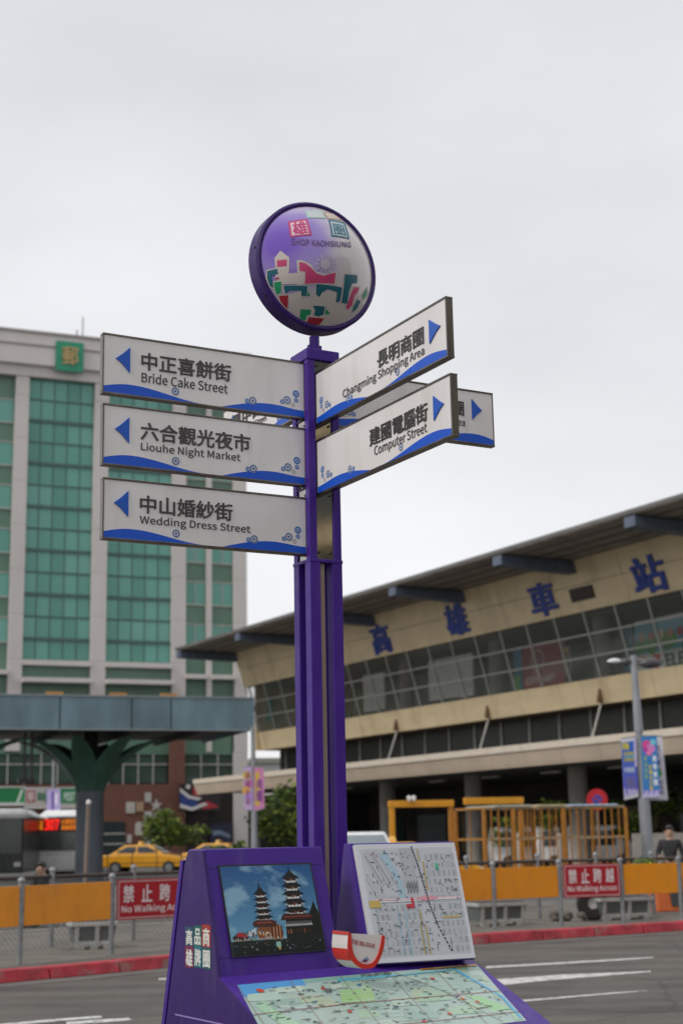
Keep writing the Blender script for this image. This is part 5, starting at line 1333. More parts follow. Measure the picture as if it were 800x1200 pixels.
for x0, x1 in ((LE+1, f(88, 900)), (f(110, 900), f(198, 900)), (f(217, 900), f(276, 900))):
    n = max(2, round((x1-x0)/1.3)); pw = (x1-x0)/n
    for c_ in range(n): joined('pane', [(x0+pw*c_+.05, x0+pw*(c_+1)-.05, .35, .4, z2a+.1, z2b-.1)], LG, po); joined('mullion', [(x0+pw*c_-.05, x0+pw*c_+.05, .25, .38, z2a, z2b)], FRM, po)
    joined('window_rail', [(x0, x1, .24, .36, (z2a+z2b)/2+.35, (z2a+z2b)/2+.45)], FRM, po)
joined('brick_wall', [(LE, f(216, 960), -.2, .32, 0, z2a)], BR, po)
joined('brick_wall', [(f(199, 900), f(216, 900), -.22, .34, z2a+.01, z2b+2.2)], BR, po)
joined('brick_wall', [(f(216.5, 960), f(245, 980), .1, .5, 0, z2a-1.5)], mat('entrance_shade', (.018, .014, .013), .9), po)  # not brick: near-black slab painted as the shade of the open entrance
joined('entrance_shade_slab', [(f(246, 980), 6, .3, .6, 0, z2a-.2)], mat('entrance_shade', (.018, .014, .013), .9), po)  # second near-black slab, entrance shade put into its colour
joined('stone_base', [(n2[1]-.1, XE-.02, -.02, .5, 0, zB)], STONE, po)
joined('dark_window', [(f(121, 970), f(146, 970), -.26, -.205, PF.at(130, 1008)[1], PF.at(130, 963)[1])], mat('dark_shop', (.02, .03, .03), .3), po)
for y_ in (978, 990): joined('window_rail', [(f(121, 970), f(146, 970), -.3, -.265, PF.at(130, y_)[1], PF.at(130, y_)[1]+.12)], FRM, po)
# pale plaques on the brick wall
PLQ = mat('plaque', (.42, .40, .37), .7)
for x0, y0, x1, y1, tn in ((147, 940, 157, 953, 0), (158.5, 940, 167, 951, 1), (169, 929, 176, 940, 0), (168, 951, 177, 963, 0), (158, 967, 166, 979, 2), (148.5, 978, 153.5, 988, 0), (168, 979, 177, 990, 0), (178.5, 979, 186, 990, 0), (179, 953, 186, 962, 0)):
    a = f(x0, 960); c = f(x1, 960); z1 = PF.at(x0, y0)[1]; z0 = PF.at(x0, y1)[1]
    b = MB().box(a, c, -.32, -.205, z0, z1)
    if tn == 2: b.tube([((a+c)/2, -.31, z1), ((a+c)/2, -.215, z1)], (c-a)/2-.01, 16)
    b.build('wall_plaque', mat('plaque_tan', (.36, .25, .16), .7) if tn == 1 else PLQ, po)
# star plaque
cx, cz = f(182, 960), PF.at(182, 944)[1]; pts = []
for k in range(10): r_ = .55 if k % 2 == 0 else .22; pts.append((cx+r_*math.sin(k*math.pi/5), -.205, cz+r_*math.cos(k*math.pi/5)))
MB().prism(pts, (0, -.1, 0)).build('star_plaque', PLQ, po)
# post office shop sign
def wall_sign(xa, xb, yt, yb_, label, col, paint, yy=-.7, name='shop_sign', face=PF, frame_=True):
    ya = (yt+yb_)/2; x0, x1 = face.at(xa, ya, yy)[0], face.at(xb, ya, yy)[0]; z1 = face.at((xa+xb)/2, yt, yy)[1]; z0 = face.at((xa+xb)/2, yb_, yy)[1]
    M = face.M @ Matrix.Translation((x0, yy, z0)); L = x1-x0; h = z1-z0
    o = thing(name, label, 'sign', M); MB().box(0, L, 0, .25, 0, h).build('sign_box', mat(name+str(int(xa)), col, .4, var=.04), o, bevel=.02)
    if frame_: joined('frame', [(-.06, L+.06, -.03, .27, -.08, -.002), (-.06, L+.06, -.03, .27, h+.002, h+.08)], WHITE, o)
    P = Print(.012); paint(P, L, h); P.build('sign_print', o, M); return o
wall_sign(-30, 29, 923, 943, 'green post office sign strip with a white diagonal stripe at the left edge', '#1c7a45', lambda P, L, h: (P.poly([(L*.82, 0), (L*.87, 0), (L*.98, h*.9), (L*.93, h*.9)], '#d5dad5', 1), P.poly([(L*.87, 0), (L, 0), (L, h*.9)], '#2f9a5a', 1), P.rect(0, L, 0, h*.12, '#c9cec9', 2)))
def ppost(P, L, h):
    P.rect(0, L*.40, 0, h, '#b9b2ae', 1); P.rect(0, L, 0, h*.2, '#b9b2ae', 2); P.rect(L*.03, L*.2, h*.27, h*.9, '#a84a50', 2); P.text('郵', L*.05, L*.18, h*.32, h*.85, '#d8ccc8', 3, .02)
    P.text('郵局', L*.24, L*.39, h*.35, h*.8, '#3f7a5a', 3, .04)
    P.text('POST', L*.76, L*.98, h*.32, h*.8, '#cfe0d4', 3, .04)
wall_sign(29.5, 89, 924, 946, 'white and green post office sign with a red square emblem', '#23804c', ppost)
def pswoosh(P, L, h):
    P.poly([(0, h*.2), (L*.25, h*.12), (L*.5, h*.12), (L*.42, h*.42), (L*.22, h*.5), (0, h*.72)], '#263a78', 1)
    P.poly([(0, h*.84), (L*.25, h*.55), (L*.55, h*.46), (L*.45, h*.38), (L*.2, h*.46), (0, h*.7)], '#c4c2c0', 2)
    P.poly([(0, h*.12), (L*.3, h*.0), (L*.7, h*.22), (L*.6, h*.3), (L*.3, h*.12), (0, h*.26)], '#c4c2c0', 2)
    P.disc(L*.42, h*.72, h*.2, '#a02a34', 2, 12, sx=.9); P.poly([(L*.45, h*.25), (L*.7, h*.35), (L*.98, h*.12), (L*.6, h*.05)], '#a02a34', 1); P.disc(L*.2, h*.88, h*.09, '#c4c2c0', 2, 10)
wall_sign(211, 258, 918, 950, 'dark sign with red, white and blue wave swirls by the brick pillar', '#241c1f', pswoosh, -1.1, frame_=False)
wall_sign(247, 272, 965, 1000, 'dark blue poster with a pale wave in the shaded entrance', '#161f38', lambda P, L, h: P.poly([(L*.1, h*.6), (L*.45, h*.62), (L*.9, h*.5), (L*.9, h*.62), (L*.45, h*.78), (L*.1, h*.76)], '#6d7c92', 1), -.4, 'poster', frame_=False)
# small white building seen between the canopy and the station
wb = thing('small_building', 'small pale building glimpsed between the slim banner pole and the station', 'building', frame(at_ground(298, 150), hd(80)))
joined('wall', [(0, 3.2, 0, 6, 0, 9.0)], WHITE, wb); joined('roof', [(-.4, 3.6, -.4, 6.4, 9.0, 9.5)], mat('pale_roof', (.5, .5, .42), .6), wb); joined('band', [(-.2, 3.4, -.25, -.02, 6.1, 6.7)], mat('pale_roof', (.5, .5, .42), .6), wb)

# ================================================================== BUS SHELTER CANOPY WITH PETAL COLUMNS
QP = atY(100, hor(100), 62); QP.z = 0
QF = Face(QP, 70); sh = thing('bus_shelter', 'big bus station canopy with blue-grey fascia and dark green petal columns', 'shelter', QF.M)
zc1 = QF.at(150, 817)[1]; zc0 = QF.at(150, 854.5)[1]; XR2 = QF.at(297.5, 838)[0]; XL2 = QF.at(-160, 838)[0]
FASC = mat('fascia_blue', (.13, .2, .235), .6, var=.3, scale=.8, streak=.3)
xj = [QF.at(x, 838)[0] for x in (70, 154, 200)]; ed = [XL2, QF.at(-14, 838)[0]]+xj+[XR2]
for a, c in zip(ed, ed[1:]): joined('fascia_panel', [(a+.03, c-.03, -.1, .08, zc0, zc1)], FASC, sh)
joined('canopy_slab', [(XL2, XR2-.03, .09, 9, zc0+.15, zc1-.05)], mat('shelter_under', (.09, .09, .085), .8), sh)
joined('fascia_trim', [(XL2, XR2+.02, -.14, .09, zc1+.002, zc1+.06), (XL2, XR2+.02, -.14, .09, zc0-.05, zc0-.002)], mat('trim_grey', (.25, .27, .28), .6), sh)
joined('end_panel', [(XR2-.02, XR2+.04, .095, 9, zc0, zc1)], FASC, sh)
for k in range(5): joined('ceiling_beam', [(XL2+2+k*2.9, XL2+2.2+k*2.9, .1, 8.9, zc0-.12, zc0+.145)], DARK, sh)
for xx in (65, 140, 199): a, z_ = QF.at(xx, 815); joined('roof_light', [(a-.35, a+.35, .1, .3, zc1+.065, zc1+.2)], mat('rust_yellow', (.4, .2, .06), .6), sh)
PET = mat('petal_green', (.045, .115, .082), .45, var=.2, scale=1.5); PCOL = mat('column_grey', (.105, .125, .15), .6, var=.15, scale=1)
def petal(ang, zb_, zt_, rout, wd, wmat=PET):
    b = MB(); n = 16; m_ = 4; vs = []
    d = Vector((math.cos(ang), math.sin(ang), 0)); s_ = Vector((-math.sin(ang), math.cos(ang), 0))
    for i in range(n+1):
        t_ = i/n; r_ = .5+(rout-.5)*(t_**1.35); z_ = zb_+(zt_-zb_)*(1-(1-t_)**1.5); wq = wd*(math.sin(math.pi*min(1, .22+.78*t_))**.75)
        for j in range(-m_, m_+1): q = j/m_; vs.append(tuple(d*(r_-abs(q)**2*.25*wq)+s_*(q*wq)+Vector((0, 0, z_+abs(q)*.12*wq))))
    c = 2*m_+1; b.add(vs, [(i*c+j, i*c+j+1, (i+1)*c+j+1, (i+1)*c+j) for i in range(n) for j in range(c-1)]); return b
def petal_column(xc, yc, off):
    zcap = QF.at(105, 919)[1]; zt_ = zc0-.15
    MB().tube([(xc, yc, 0), (xc, yc, zcap)], .6, 28).build('column', PCOL, sh, smooth=True)
    MB().tube([(xc, yc, zcap), (xc, yc, zc0+.14)], [.42, .3], 20).build('column_core', DARK, sh, smooth=True)
    for k in range(8):
        o = petal(2*math.pi*k/8+off, zcap-.25, zt_, 3.3, .5).build('petal', PET, sh, SF.M if False else W[sh.name] @ Matrix.Translation((xc, yc, 0)), smooth=True)
        s_ = o.modifiers.new('solid', 'SOLIDIFY'); s_.thickness = .05
        rib = MB(); rib.tube([Vector(o.data.vertices[i*9+4].co)+Vector((0, 0, -.03)) for i in range(17)], [.05]*16+[.02], 6); rib.build('petal_rib', PET, o, W[o.name])
yc = 4.2
for xx in (105, -62): petal_column(QF.at(xx, 980, yc)[0], yc, math.radians(22.5))
hl_ = thing('hanging_sign', 'dark sign box hung on two rods under the left part of the shelter', 'hanging sign', QF.M)
a, z_ = QF.at(22, 912, 1.5); c, z9 = QF.at(42, 918, 1.5); joined('sign_box', [(a, c, 1.5, 1.8, z9, z_)], BLACK, hl_)
for xx in (29, 37.5): q = QF.at(xx, 900, 1.6)[0]; joined('rod', [(q-.05, q+.05, 1.6, 1.7, z_, zc0-.05)], BLACK, hl_)
for k, xx in enumerate((6, -4)): pass

# ================================================================== VEHICLES
CGL = mat('car_glass', (.03, .035, .04), .08, spec=.8); TYRE = mat('rubber', (.015, .015, .015), .8)
def car(M, label, paint, taxi=False, kind='sedan', group=None, name='car', cat='car'):
    o = thing(name, label, cat, M, group)
    if kind == 'sedan': low = [(-2.2, .35), (-2.25, .75), (-2.1, .95), (-1.3, 1.0), (1.0, .98), (2.0, .82), (2.25, .65), (2.25, .32)]; cab = (-1.75, 1.15, -1.0, .35, 1.45)
    else: low = [(-2.25, .35), (-2.3, .9), (-2.2, 1.1), (-1.5, 1.12), (1.1, 1.1), (2.05, .95), (2.3, .75), (2.3, .32)]; cab = (-2.15, 1.35, -1.85, .45, 1.75)
    MB().prism([(x, -.86, z) for x, z in low], (0, 1.72, 0)).build('body', paint, o, M, bevel=.07)
    x0, x1, t0, t1, zt_ = cab; zb_ = 1.0 if kind == 'sedan' else 1.1
    b = MB(); b.hexa([(x0, -.80, zb_-.04), (x1, -.80, zb_-.04), (x1, .80, zb_-.04), (x0, .80, zb_-.04)], [(t0, -.6, zt_), (t1, -.6, zt_), (t1, .6, zt_), (t0, .6, zt_)]); b.build('cabin', paint, o, M, bevel=.06)
    def lp(a, c, t_): return a+(c-a)*t_
    for s_ in (-1, 1):
        for a0, a1 in ((.10, .47), (.52, .90)):
            q = []
            for a_, t_ in ((a0, .12), (a1, .12), (a1 - (.06 if a1 > .8 else 0), .82), (a0+(.06 if a0 < .2 else 0), .82)):
                xb = lp(x0, x1, a_); xt = lp(t0, t1, a_); yb2 = .80; yt2 = .6; q.append((lp(xb, xt, t_), s_*(lp(yb2, yt2, t_)+.006), lp(zb_, zt_, t_)))
            MB().prism(q, (0, s_*.006, 0)).build('side_window', CGL, o, M)
    for xb, xt, dx in ((x0, t0, -.006), (x1, t1, .006)):
        q = [(lp(xb, xt, .1)+dx, -.70, lp(zb_, zt_, .1)), (lp(xb, xt, .1)+dx, .70, lp(zb_, zt_, .1)), (lp(xb, xt, .88)+dx, .54, lp(zb_, zt_, .88)), (lp(xb, xt, .88)+dx, -.54, lp(zb_, zt_, .88))]
        MB().prism(q, (dx, 0, .0)).build('windscreen', mat('screen_glass_reflect', (.16, .2, .22), .1, spec=.8), o, M)  # paler than the side glass, reflection put into the colour
    for xx in (-1.4, 1.4):
        for s_ in (-1, 1):
            wo = MB().tube([(xx, s_*.87, .32), (xx, s_*.68, .32)], .32, 24).build('wheel', TYRE, o, M, smooth=True); MB().tube([(xx, s_*.88, .32), (xx, s_*.83, .32)], .19, 16).build('rim', GALV, wo, M)
    for s_ in (-.62, .62):
        MB().box(2.2, 2.29, s_-.17, s_+.17, .6, .74).build('headlight', mat('headlight', (.7, .7, .7), .1), o, M); MB().box(-2.3, -2.22, s_-.17, s_+.17, .68, .84).build('tail_light', REDP, o, M)
    if taxi: MB().hexa([(-.4, -.32, zt_), (-.15, -.32, zt_), (-.15, .32, zt_), (-.4, .32, zt_)], [(-.34, -.25, zt_+.17), (-.2, -.25, zt_+.17), (-.2, .25, zt_+.17), (-.34, .25, zt_+.17)]).build('roof_light', mat('roof_light', (.75, .45, .1), .4), o, M, bevel=.02)
    return o
TAXI = mat('taxi_yellow', (.78, .36, .015), .3, var=.05, coat=.4)
GT = 'yellow taxis waiting in front of the post office'
t1_ = car(frame(at_ground(172, 79), hd(98)), 'yellow taxi in front of the brick wall, second from the left', TAXI, True, group=GT, name='taxi', cat='taxi')
copy_tree(t1_, frame(at_ground(86, 90), hd(96)), 'yellow taxi mostly hidden behind the big grey column')
copy_tree(t1_, frame(at_ground(262, 84), hd(102)), 'yellow taxi mostly hidden behind the purple kiosk housing')
copy_tree(t1_, frame(at_ground(470, 44), hd(88)), 'yellow taxi roof glimpsed behind the street map board under the yellow frame')
SILV = mat('silver_paint', (.5, .5, .52), .3, .2, coat=.4); WPNT = mat('white_car_paint', (.7, .7, .7), .3, coat=.4)
car(frame(at_ground(424, 42), hd(175)), 'white car with only its roof visible between the purple post and the map board', WPNT, kind='suv')
GV = 'white vans parked behind the cage railing'
def van(x, Y, label, h=1.95):
    M = frame(at_ground(x, Y), hd(90)); o = thing('van', label, 'van', M, GV)
    MB().prism([(x_, -.9, z) for x_, z in ((-2.3, .35), (-2.35, 1.0), (-2.2, h), (1.4, h), (2.05, 1.15), (2.4, .95), (2.4, .35))], (0, 1.8, 0)).build('body', WPNT, o, M, bevel=.08)
    for a, c in ((-2.0, -.9), (-.75, .2), (.35, 1.3)): MB().box(a, c, -.915, -.895, 1.05, h-.22).build('side_window', CGL, o, M)
    for xx in (-1.5, 1.6): MB().tube([(xx, -.92, .33), (xx, -.7, .33)], .33, 20).build('wheel', TYRE, o, M, smooth=True); MB().tube([(xx, .92, .33), (xx, .7, .33)], .33, 20).build('wheel', TYRE, o, M, smooth=True)
    for s_ in (-.65, .65): MB().box(2.36, 2.42, s_-.15, s_+.15, .65, .85).build('headlight', _m['headlight'], o, M)
van(630, 73, 'left white van seen through the bars of the cage railing'); van(684, 71, 'right white van seen through the bars of the cage railing')
# bus
Yb = 78.; bb = at_ground(43, Yb); BMx = frame(bb, hd(86))
BFc = Face(bb, 86); zr_ = BFc.at(70, 955)[1]; xf1 = 2.55
bus = thing('bus', 'white city bus with a red route display beside the big grey column', 'bus', BMx)
WB = mat('bus_white', (.8, .8, .8), .35); BG = mat('bus_glass', (.05, .06, .06), .1, spec=.7)
b = MB(); b.prism([(0, 0, .3), (0, 0, zr_-.25), (.06, .0, zr_-.05), (.3, 0, zr_), (xf1-.3, 0, zr_), (xf1-.06, 0, zr_-.05), (xf1, 0, zr_-.25), (xf1, 0, .3)], (-1.5, 11, 0)); b.build('body', WB, bus, bevel=.05)
MB().hexa([(.1, .02, zr_-.02), (xf1-.1, .02, zr_-.02), (xf1-.6, 5, zr_-.02), (-.4, 5, zr_-.02)], [(.35, .75, zr_+.26), (xf1-.35, .75, zr_+.26), (xf1-.9, 4.5, zr_+.3), (-.1, 4.5, zr_+.3)]).build('added_roof_pod', WB, bus, bevel=.04)  # added pod, front sloped to catch skylight and whiten the roof
zl0, zl1 = BFc.at(66, 974)[1], BFc.at(66, 958.5)[1]
MB().box(.0, xf1-.05, -.05, -.004, zl0-.05, zl1+.04).build('display_housing', BLACK, bus)
MB().box(.12, xf1-.12, -.04, -.005, 1.25, zl0-.08).build('windscreen', BG, bus, bevel=.02)
LEDR = mat('led_red', (.1, .0, .0), .5, emit='#ff2a20', es=.8); LEDO = mat('led_orange', (.1, .03, 0), .5, emit='#ff8a20', es=.55)
xn0, xn1 = BFc.at(52, 966)[0], BFc.at(70, 966)[0]
letters3d('route_number', '307', xn0, xn1, zl0+.05, zl1-.05, .01, LEDR, bus, -.05, .05)
letters3d('route_text', '高雄', BFc.at(45, 966)[0], xn0-.06, zl0+.05, zl1-.1, .01, LEDO, bus, -.05, .03); letters3d('route_text', '火車站往市區', xn1+.08, xf1-.1, (zl0+zl1)/2, zl1-.05, .01, LEDO, bus, -.05, .03); letters3d('route_text', '高雄客運公車', xn1+.1, xf1-.1, zl0+.05, (zl0+zl1)/2-.03, .01, LEDO, bus, -.05, .03)
for k in range(6): pass
def busside(s0, s1, z0, z1, name, m):       # on the left flank
    d = Vector((-1.5, 11, 0)).normalized(); n_ = Vector((-d.y, d.x, 0)); p0, p1 = d*s0, d*s1
    MB().prism([p0+Vector((0, 0, z0))+n_*.01, p1+Vector((0, 0, z0))+n_*.01, p1+Vector((0, 0, z1))+n_*.01, p0+Vector((0, 0, z1))+n_*.01], n_*.02).build(name, m, bus)
for k in range(6): busside(.3+1.7*k, 1.8+1.7*k, 1.0, zr_-.4, 'side_window', BG)
MB().tube([(-.02, -.1, zr_-.6), (-.5, -.35, zr_-.62)], .04, 8).build('mirror_arm', BLACK, bus); MB().box(-.72, -.45, -.42, -.30, zr_-1.5, zr_-.62).build('mirror', WB, bus, bevel=.05)
for xx in (.1, 2.3): MB().tube([(xx, 1.6, .45), (xx+.2, 1.6, .45)], .45, 20).build('wheel', TYRE, bus, smooth=True)
for xx in (.25, 2.1): MB().box(xx, xx+.3, -.03, 0, .55, .8).build('headlight', _m['headlight'], bus)
# second bus at the left edge, nearer
bb2 = at_ground(-34, 70.); M2b = frame(bb2, hd(84)); F2b = Face(bb2, 84); zr2 = F2b.at(10, 947)[1]; w_ = F2b.at(28, 980)[0]
bus2 = thing('bus', 'dark-sided second bus with a white roof, cut by the left edge', 'bus', M2b)
MB().box(0, w_, 0, 9, .3, zr2-.48).build('body', mat('bus_dark', (.025, .028, .03), .25), bus2, bevel=.05); MB().prism([(0, 0, zr2-.475), (w_, 0, zr2-.475), (w_+.45, 0, zr2-.4), (w_+.3, 0, zr2-.3), (0, 0, zr2-.25)], (0, 9, 0)).build('roof', WB, bus2, bevel=.03)
MB().hexa([(.1, .05, zr2-.26), (w_+.2, .05, zr2-.29), (w_+.2, 6, zr2-.29), (.1, 6, zr2-.26)], [(.1, .9, zr2), (w_-.2, .9, zr2), (w_-.2, 5.5, zr2), (.1, 5.5, zr2)]).build('added_roof_pod', WB, bus2, bevel=.04)  # same added pod, sloped for skylight on the second bus
MB().box(.05, w_-.1, -.02, -.003, 1.2, zr2-.5).build('windscreen', BG, bus2); MB().tube([(.4, -.01, .45), (.4, .25, .45)], .45, 20).build('wheel', TYRE, bus2, smooth=True); MB().box(w_-.4, w_-.1, -.03, 0, .6, .8).build('headlight', _m['headlight'], bus2)
# small railings before the taxis
rl = at_ground(126, 72); RM = frame(rl, hd(85)); ral = thing('guard_rail', 'thin dark guard rail in front of the yellow taxis', 'railing', RM)
for k in range(5): joined('post', [(k*1.15, k*1.15+.04, 0, .04, 0, 1.25)], BLACK, ral)
for z_ in (.6, 1.2): joined('rail', [(0, 4.64, -.02, -.002, z_, z_+.04)], BLACK, ral)

# street front behind the camera, seen only in the polished plates
RB = frame(Vector((40, -52, 0)), hd(-8)); rb = thing('street_block', 'dim office block mirrored in the polished steel plates of the signpost', 'building', RB)
joined('wall', [(0, 62, -14, 0, 0, 19)], mat('reflected_wall', (.09, .085, .075), .7), rb)
for k in range(5): joined('band', [(0, 62, .01, .5, 3.6+3.6*k, 4.3+3.6*k)], CREAM, rb)
for k in range(5): joined('window_strip', [(0.5, 61.5, .004, .06, 1.0+3.6*k, 3.3+3.6*k)], BG, rb)

# ================================================================== TREES
tree(at_ground(191, 100), 3.7, (1.35, 1.2, 1.25), 2200, 'small bright green tree in front of the brick wall above the taxis', 1, .17)
tree(at_ground(333, 72), 3.9, (1.5, 1.3, 1.3), 2600, 'bushy green tree behind the purple posts, under the station canopy', 2, .16)
tree(at_ground(218, 104), 2.9, (1.4, 1.2, .9), 1400, 'low dark bush between the taxis and the shaded entrance', 3, .16, 'shrub', 'shrub')
tree(at_ground(280, 82), 1.5, (1.6, .7, .5), 1000, 'dark hedge under the pink banners', 4, .13, 'hedge', 'hedge')
tree(at_ground(731, 70), 3.0, (.8, .8, .8), 900, 'green tree just left of the right street lamp behind the cage railing', 5, .12)
tree(at_ground(655, 70), 3.2, (1.0, .9, .7), 900, 'leafy tree rising behind the middle of the cage railing', 6, .12)
tree(at_ground(780, 72), 3.6, (1.0, 1.0, 1.2), 900, 'dark tree in shade right of the right street lamp', 7, .14)
tree(at_ground(598, 72), 2.4, (1.0, .8, .7), 700, 'dark green bush behind the left part of the cage railing', 8, .12, 'shrub', 'shrub')
# pale utility posts seen through the cage
for xx, Y, lb in ((608, 52, 'left pale bollard post behind the cage railing'), (654, 50, 'right pale bollard post behind the cage railing')):
    P = at_ground(xx, Y); F6 = Face(P, 90); z_ = F6.at(xx, 976)[1]; b = MB(); b.tube([(0, 0, 0), (0, 0, z_-.05), (0, 0, z_)], [.09, .09, .05], 14)
    tag(b.build('bollard', CONC, None, F6.M, smooth=True), lb, 'bollard', 'pale bollards behind the cage')
# low wall right of the lamp
P = at_ground(741, 60); o = MB().box(0, 3.6, 0, .3, 0, 1.55).build('low_wall', CONC, None, frame(P, hd(92)), bevel=.02); tag(o, 'low pale concrete wall behind the right street lamp', 'wall')

# ================================================================== PEOPLE
def skin_mesh(name, nodes, edges, m, parent, M, levels=2):
    me = bpy.data.meshes.new(name); me.from_pydata([n_[:3] for n_ in nodes], edges, [])
    o = bpy.data.objects.new(name, me); COL.objects.link(o)
    sk = o.modifiers.new('skin', 'SKIN'); me.skin_vertices or me.attributes
    for i, n_ in enumerate(nodes): me.skin_vertices[0].data[i].radius = (n_[3], n_[4] if len(n_) > 4 else n_[3])
    me.skin_vertices[0].data[0].use_root = True
    ss = o.modifiers.new('sub', 'SUBSURF'); ss.levels = levels; ss.render_levels = levels
    bpy.context.view_layer.update()
    m2 = bpy.data.meshes.new_from_object(o.evaluated_get(bpy.context.evaluated_depsgraph_get())); bpy.data.objects.remove(o)
    m2.materials.clear(); m2.materials.append(m); m2.polygons.foreach_set('use_smooth', [True]*len(m2.polygons)); m2.name = name
    return put(bpy.data.objects.new(name, m2), parent, M)
SKIN = mat('skin', (.42, .26, .18), .6); HAIR = mat('black_hair', (.012, .01, .01), .5); CLO = mat('dark_jacket', (.016, .016, .02), .8); TRO = mat('dark_trousers', (.03, .03, .035), .8)
def person(M, label, pose, jacket=CLO, trousers=TRO):
    o = thing('person', label, 'person', M)
    J = pose
    # body: one continuous surface, pelvis root
    nodes = [J['pel']+(.13, .10), J['bel']+(.12, .09), J['che']+(.15, .10), J['nek']+(.055,), J['hea']+(.085, .10), J['top']+(.07, .08)]
    edges = [(0, 1), (1, 2), (2, 3), (3, 4), (4, 5)]
    for s_ in ('l', 'r'):
        b0 = len(nodes); nodes += [J['sh'+s_]+(.055,), J['el'+s_]+(.042,), J['wr'+s_]+(.027,), J['ha'+s_]+(.036, .018)]
        edges += [(2, b0), (b0, b0+1), (b0+1, b0+2), (b0+2, b0+3)]
        W_, Hn = Vector(J['wr'+s_]), Vector(J['ha'+s_]); d = (Hn-W_).normalized(); sd_ = d.cross(Vector((0, 0, 1))).normalized() if abs(d.z) < .9 else Vector((0, 1, 0))
        for k in range(4):
            off = sd_*(-.027+.018*k); L = (.07, .08, .075, .06)[k]; n0 = len(nodes)
            p1 = Hn+off+d*.035; p2 = p1+d*L*.5; p3 = p2+d*L*.4+Vector((.01, 0, -.012)); nodes += [tuple(p1)+(.009,), tuple(p2)+(.008,), tuple(p3)+(.006,)]; edges += [(b0+3, n0), (n0, n0+1), (n0+1, n0+2)]
        n0 = len(nodes); p1 = W_.lerp(Hn, .5)+sd_*.04; nodes += [tuple(p1)+(.011,), tuple(p1+d*.04+sd_*.012)+(.008,)]; edges += [(b0+2, n0), (n0, n0+1)]
        b0 = len(nodes); nodes += [J['hi'+s_]+(.085,), J['kn'+s_]+(.055,), J['an'+s_]+(.038,), J['to'+s_]+(.04, .03)]; edges += [(0, b0), (b0, b0+1), (b0+1, b0+2), (b0+2, b0+3)]
    skin_mesh('body', nodes, edges, SKIN, o, M)
    jn = [J['pel']+(.155, .125), J['bel']+(.15, .12), J['che']+(.175, .13), tuple(Vector(J['che']).lerp(Vector(J['nek']), .7))+(.09,)]
    je = [(0, 1), (1, 2), (2, 3)]
    for s_ in ('l', 'r'):
        b0 = len(jn); jn += [J['sh'+s_]+(.075,), J['el'+s_]+(.06,), J['wr'+s_]+(.042,)]; je += [(2, b0), (b0, b0+1), (b0+1, b0+2)]
    skin_mesh('jacket', jn, je, jacket, o, M)
    tn = [J['pel']+(.15, .12)]; te = []
    for s_ in ('l', 'r'):
        b0 = len(tn); tn += [J['hi'+s_]+(.10,), J['kn'+s_]+(.072,), tuple(Vector(J['an'+s_])+Vector((0, 0, .03)))+(.055,)]; te += [(0, b0), (b0, b0+1), (b0+1, b0+2)]
    skin_mesh('trousers', tn, te, trousers, o, M)
    hc = Vector(J['hea']).lerp(Vector(J['top']), .55); bm = bmesh.new(); bmesh.ops.create_uvsphere(bm, u_segments=20, v_segments=14, radius=1)
    fx = J.get('face', 1)
    for v_ in bm.verts: v_.co = Vector((v_.co.x*.108-.02*fx, v_.co.y*.092, v_.co.z*.115+.02)) + hc
    bmesh.ops.delete(bm, geom=[v_ for v_ in bm.verts if (v_.co.x-hc.x)*fx > .045 and v_.co.z < hc.z+.05 or v_.co.z < hc.z-.085], context='VERTS')
    me = bpy.data.meshes.new('hair'); bm.to_mesh(me); bm.free(); me.materials.append(HAIR); h_ = put(bpy.data.objects.new('hair', me), o, M); s2 = h_.modifiers.new('solid', 'SOLIDIFY'); s2.thickness = .012
    f_ = MB(); fc = hc+Vector((.092*fx, 0, -.03))
    f_.hexa([fc+Vector((0, -.014, -.03)), fc+Vector((.03*fx, -.012, -.03)), fc+Vector((.03*fx, .012, -.03)), fc+Vector((0, .014, -.03))], [fc+Vector((-.005*fx, -.008, .02)), fc+Vector((.006*fx, -.006, .02)), fc+Vector((.006*fx, .006, .02)), fc+Vector((-.005*fx, .008, .02))])
    f_.build('nose', SKIN, o, M, bevel=.004)
    for s_ in (-1, 1):
        MB().tube([fc+Vector((-.004*fx, s_*.033, .018)), fc+Vector((.004*fx, s_*.033, .018))], .012, 10).build('eye', HAIR, o, M)
        MB().tube([hc+Vector((0, s_*.085, -.045)), hc+Vector((0, s_*.10, -.04)), hc+Vector((0, s_*.10, .0))], [.012, .02, .01], 8).build('ear', SKIN, o, M, smooth=True)
    MB().box(fc.x-.004, fc.x+.006, fc.y-.025, fc.y+.025, fc.z-.06, fc.z-.05).build('mouth', mat('lips', (.3, .1, .09), .5), o, M)
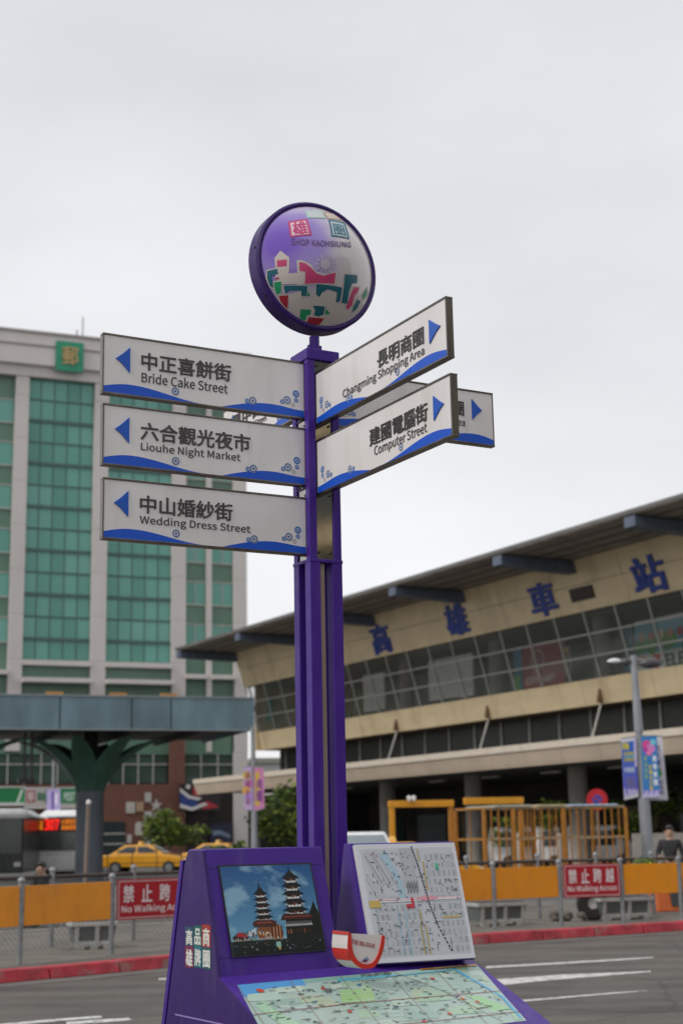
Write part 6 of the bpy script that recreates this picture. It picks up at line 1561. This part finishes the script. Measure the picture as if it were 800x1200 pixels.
    for s_ in ('l', 'r'):
        a = Vector(J['an'+s_]); t_ = Vector(J['to'+s_]); MB().tube([a+Vector((-.05*fx, 0, -.045)), a+Vector((.02*fx, 0, -.03)), t_+Vector((.02*fx, 0, 0))], [.045, .055, .04], 12).build('shoe', BLACK, o, M, smooth=True)
    return o
stand = dict(pel=(0, 0, .93), bel=(0, 0, 1.1), che=(.01, 0, 1.3), nek=(.01, 0, 1.47), hea=(.03, 0, 1.56), top=(.02, 0, 1.66), shl=(0, .19, 1.38), shr=(0, -.19, 1.38),
             ell=(.02, .27, 1.12), elr=(.06, -.27, 1.13), wrl=(.15, .25, .92), wrr=(.28, -.2, 1.08), hal=(.19, .24, .85), har=(.35, -.17, 1.09), hil=(0, .1, .88), hir=(0, -.1, .88),
             knl=(.03, .11, .5), knr=(.06, -.11, .5), anl=(-.03, .12, .09), anr=(.0, -.12, .09), tol=(.1, .13, .04), tor=(.13, -.13, .04))
person(frame(at_ground(784, 33), hd(-160)), 'person in dark clothes standing at the right edge behind the fences', stand)
sit = dict(pel=(0, 0, .52), bel=(.03, 0, .68), che=(.1, 0, .86), nek=(.16, 0, 1.01), hea=(.2, 0, 1.09), top=(.2, 0, 1.18), shl=(.1, .19, .94), shr=(.1, -.19, .94),
           ell=(.22, .24, .7), elr=(.22, -.24, .7), wrl=(.42, .16, .62), wrr=(.42, -.16, .62), hal=(.48, .12, .6), har=(.48, -.12, .6), hil=(.03, .1, .5), hir=(.03, -.1, .5),
           knl=(.45, .13, .52), knr=(.45, -.13, .52), anl=(.45, .13, .1), anr=(.42, -.13, .1), tol=(.58, .14, .045), tor=(.55, -.14, .045))
PS = at_ground(57, 30.5)
person(frame(PS, hd(-150)), 'person in a black jacket sitting hunched behind the rear fence at the left', sit)
bn = thing('bench', 'low grey bench under the hunched sitting person', 'bench', frame(PS, hd(-150)))
joined('seat', [(-.25, .18, -.6, .6, .36, .41)], GALV, bn)
for y_ in (-.5, .45): joined('leg', [(-.2, .12, y_, y_+.05, 0, .358)], GALV, bn)
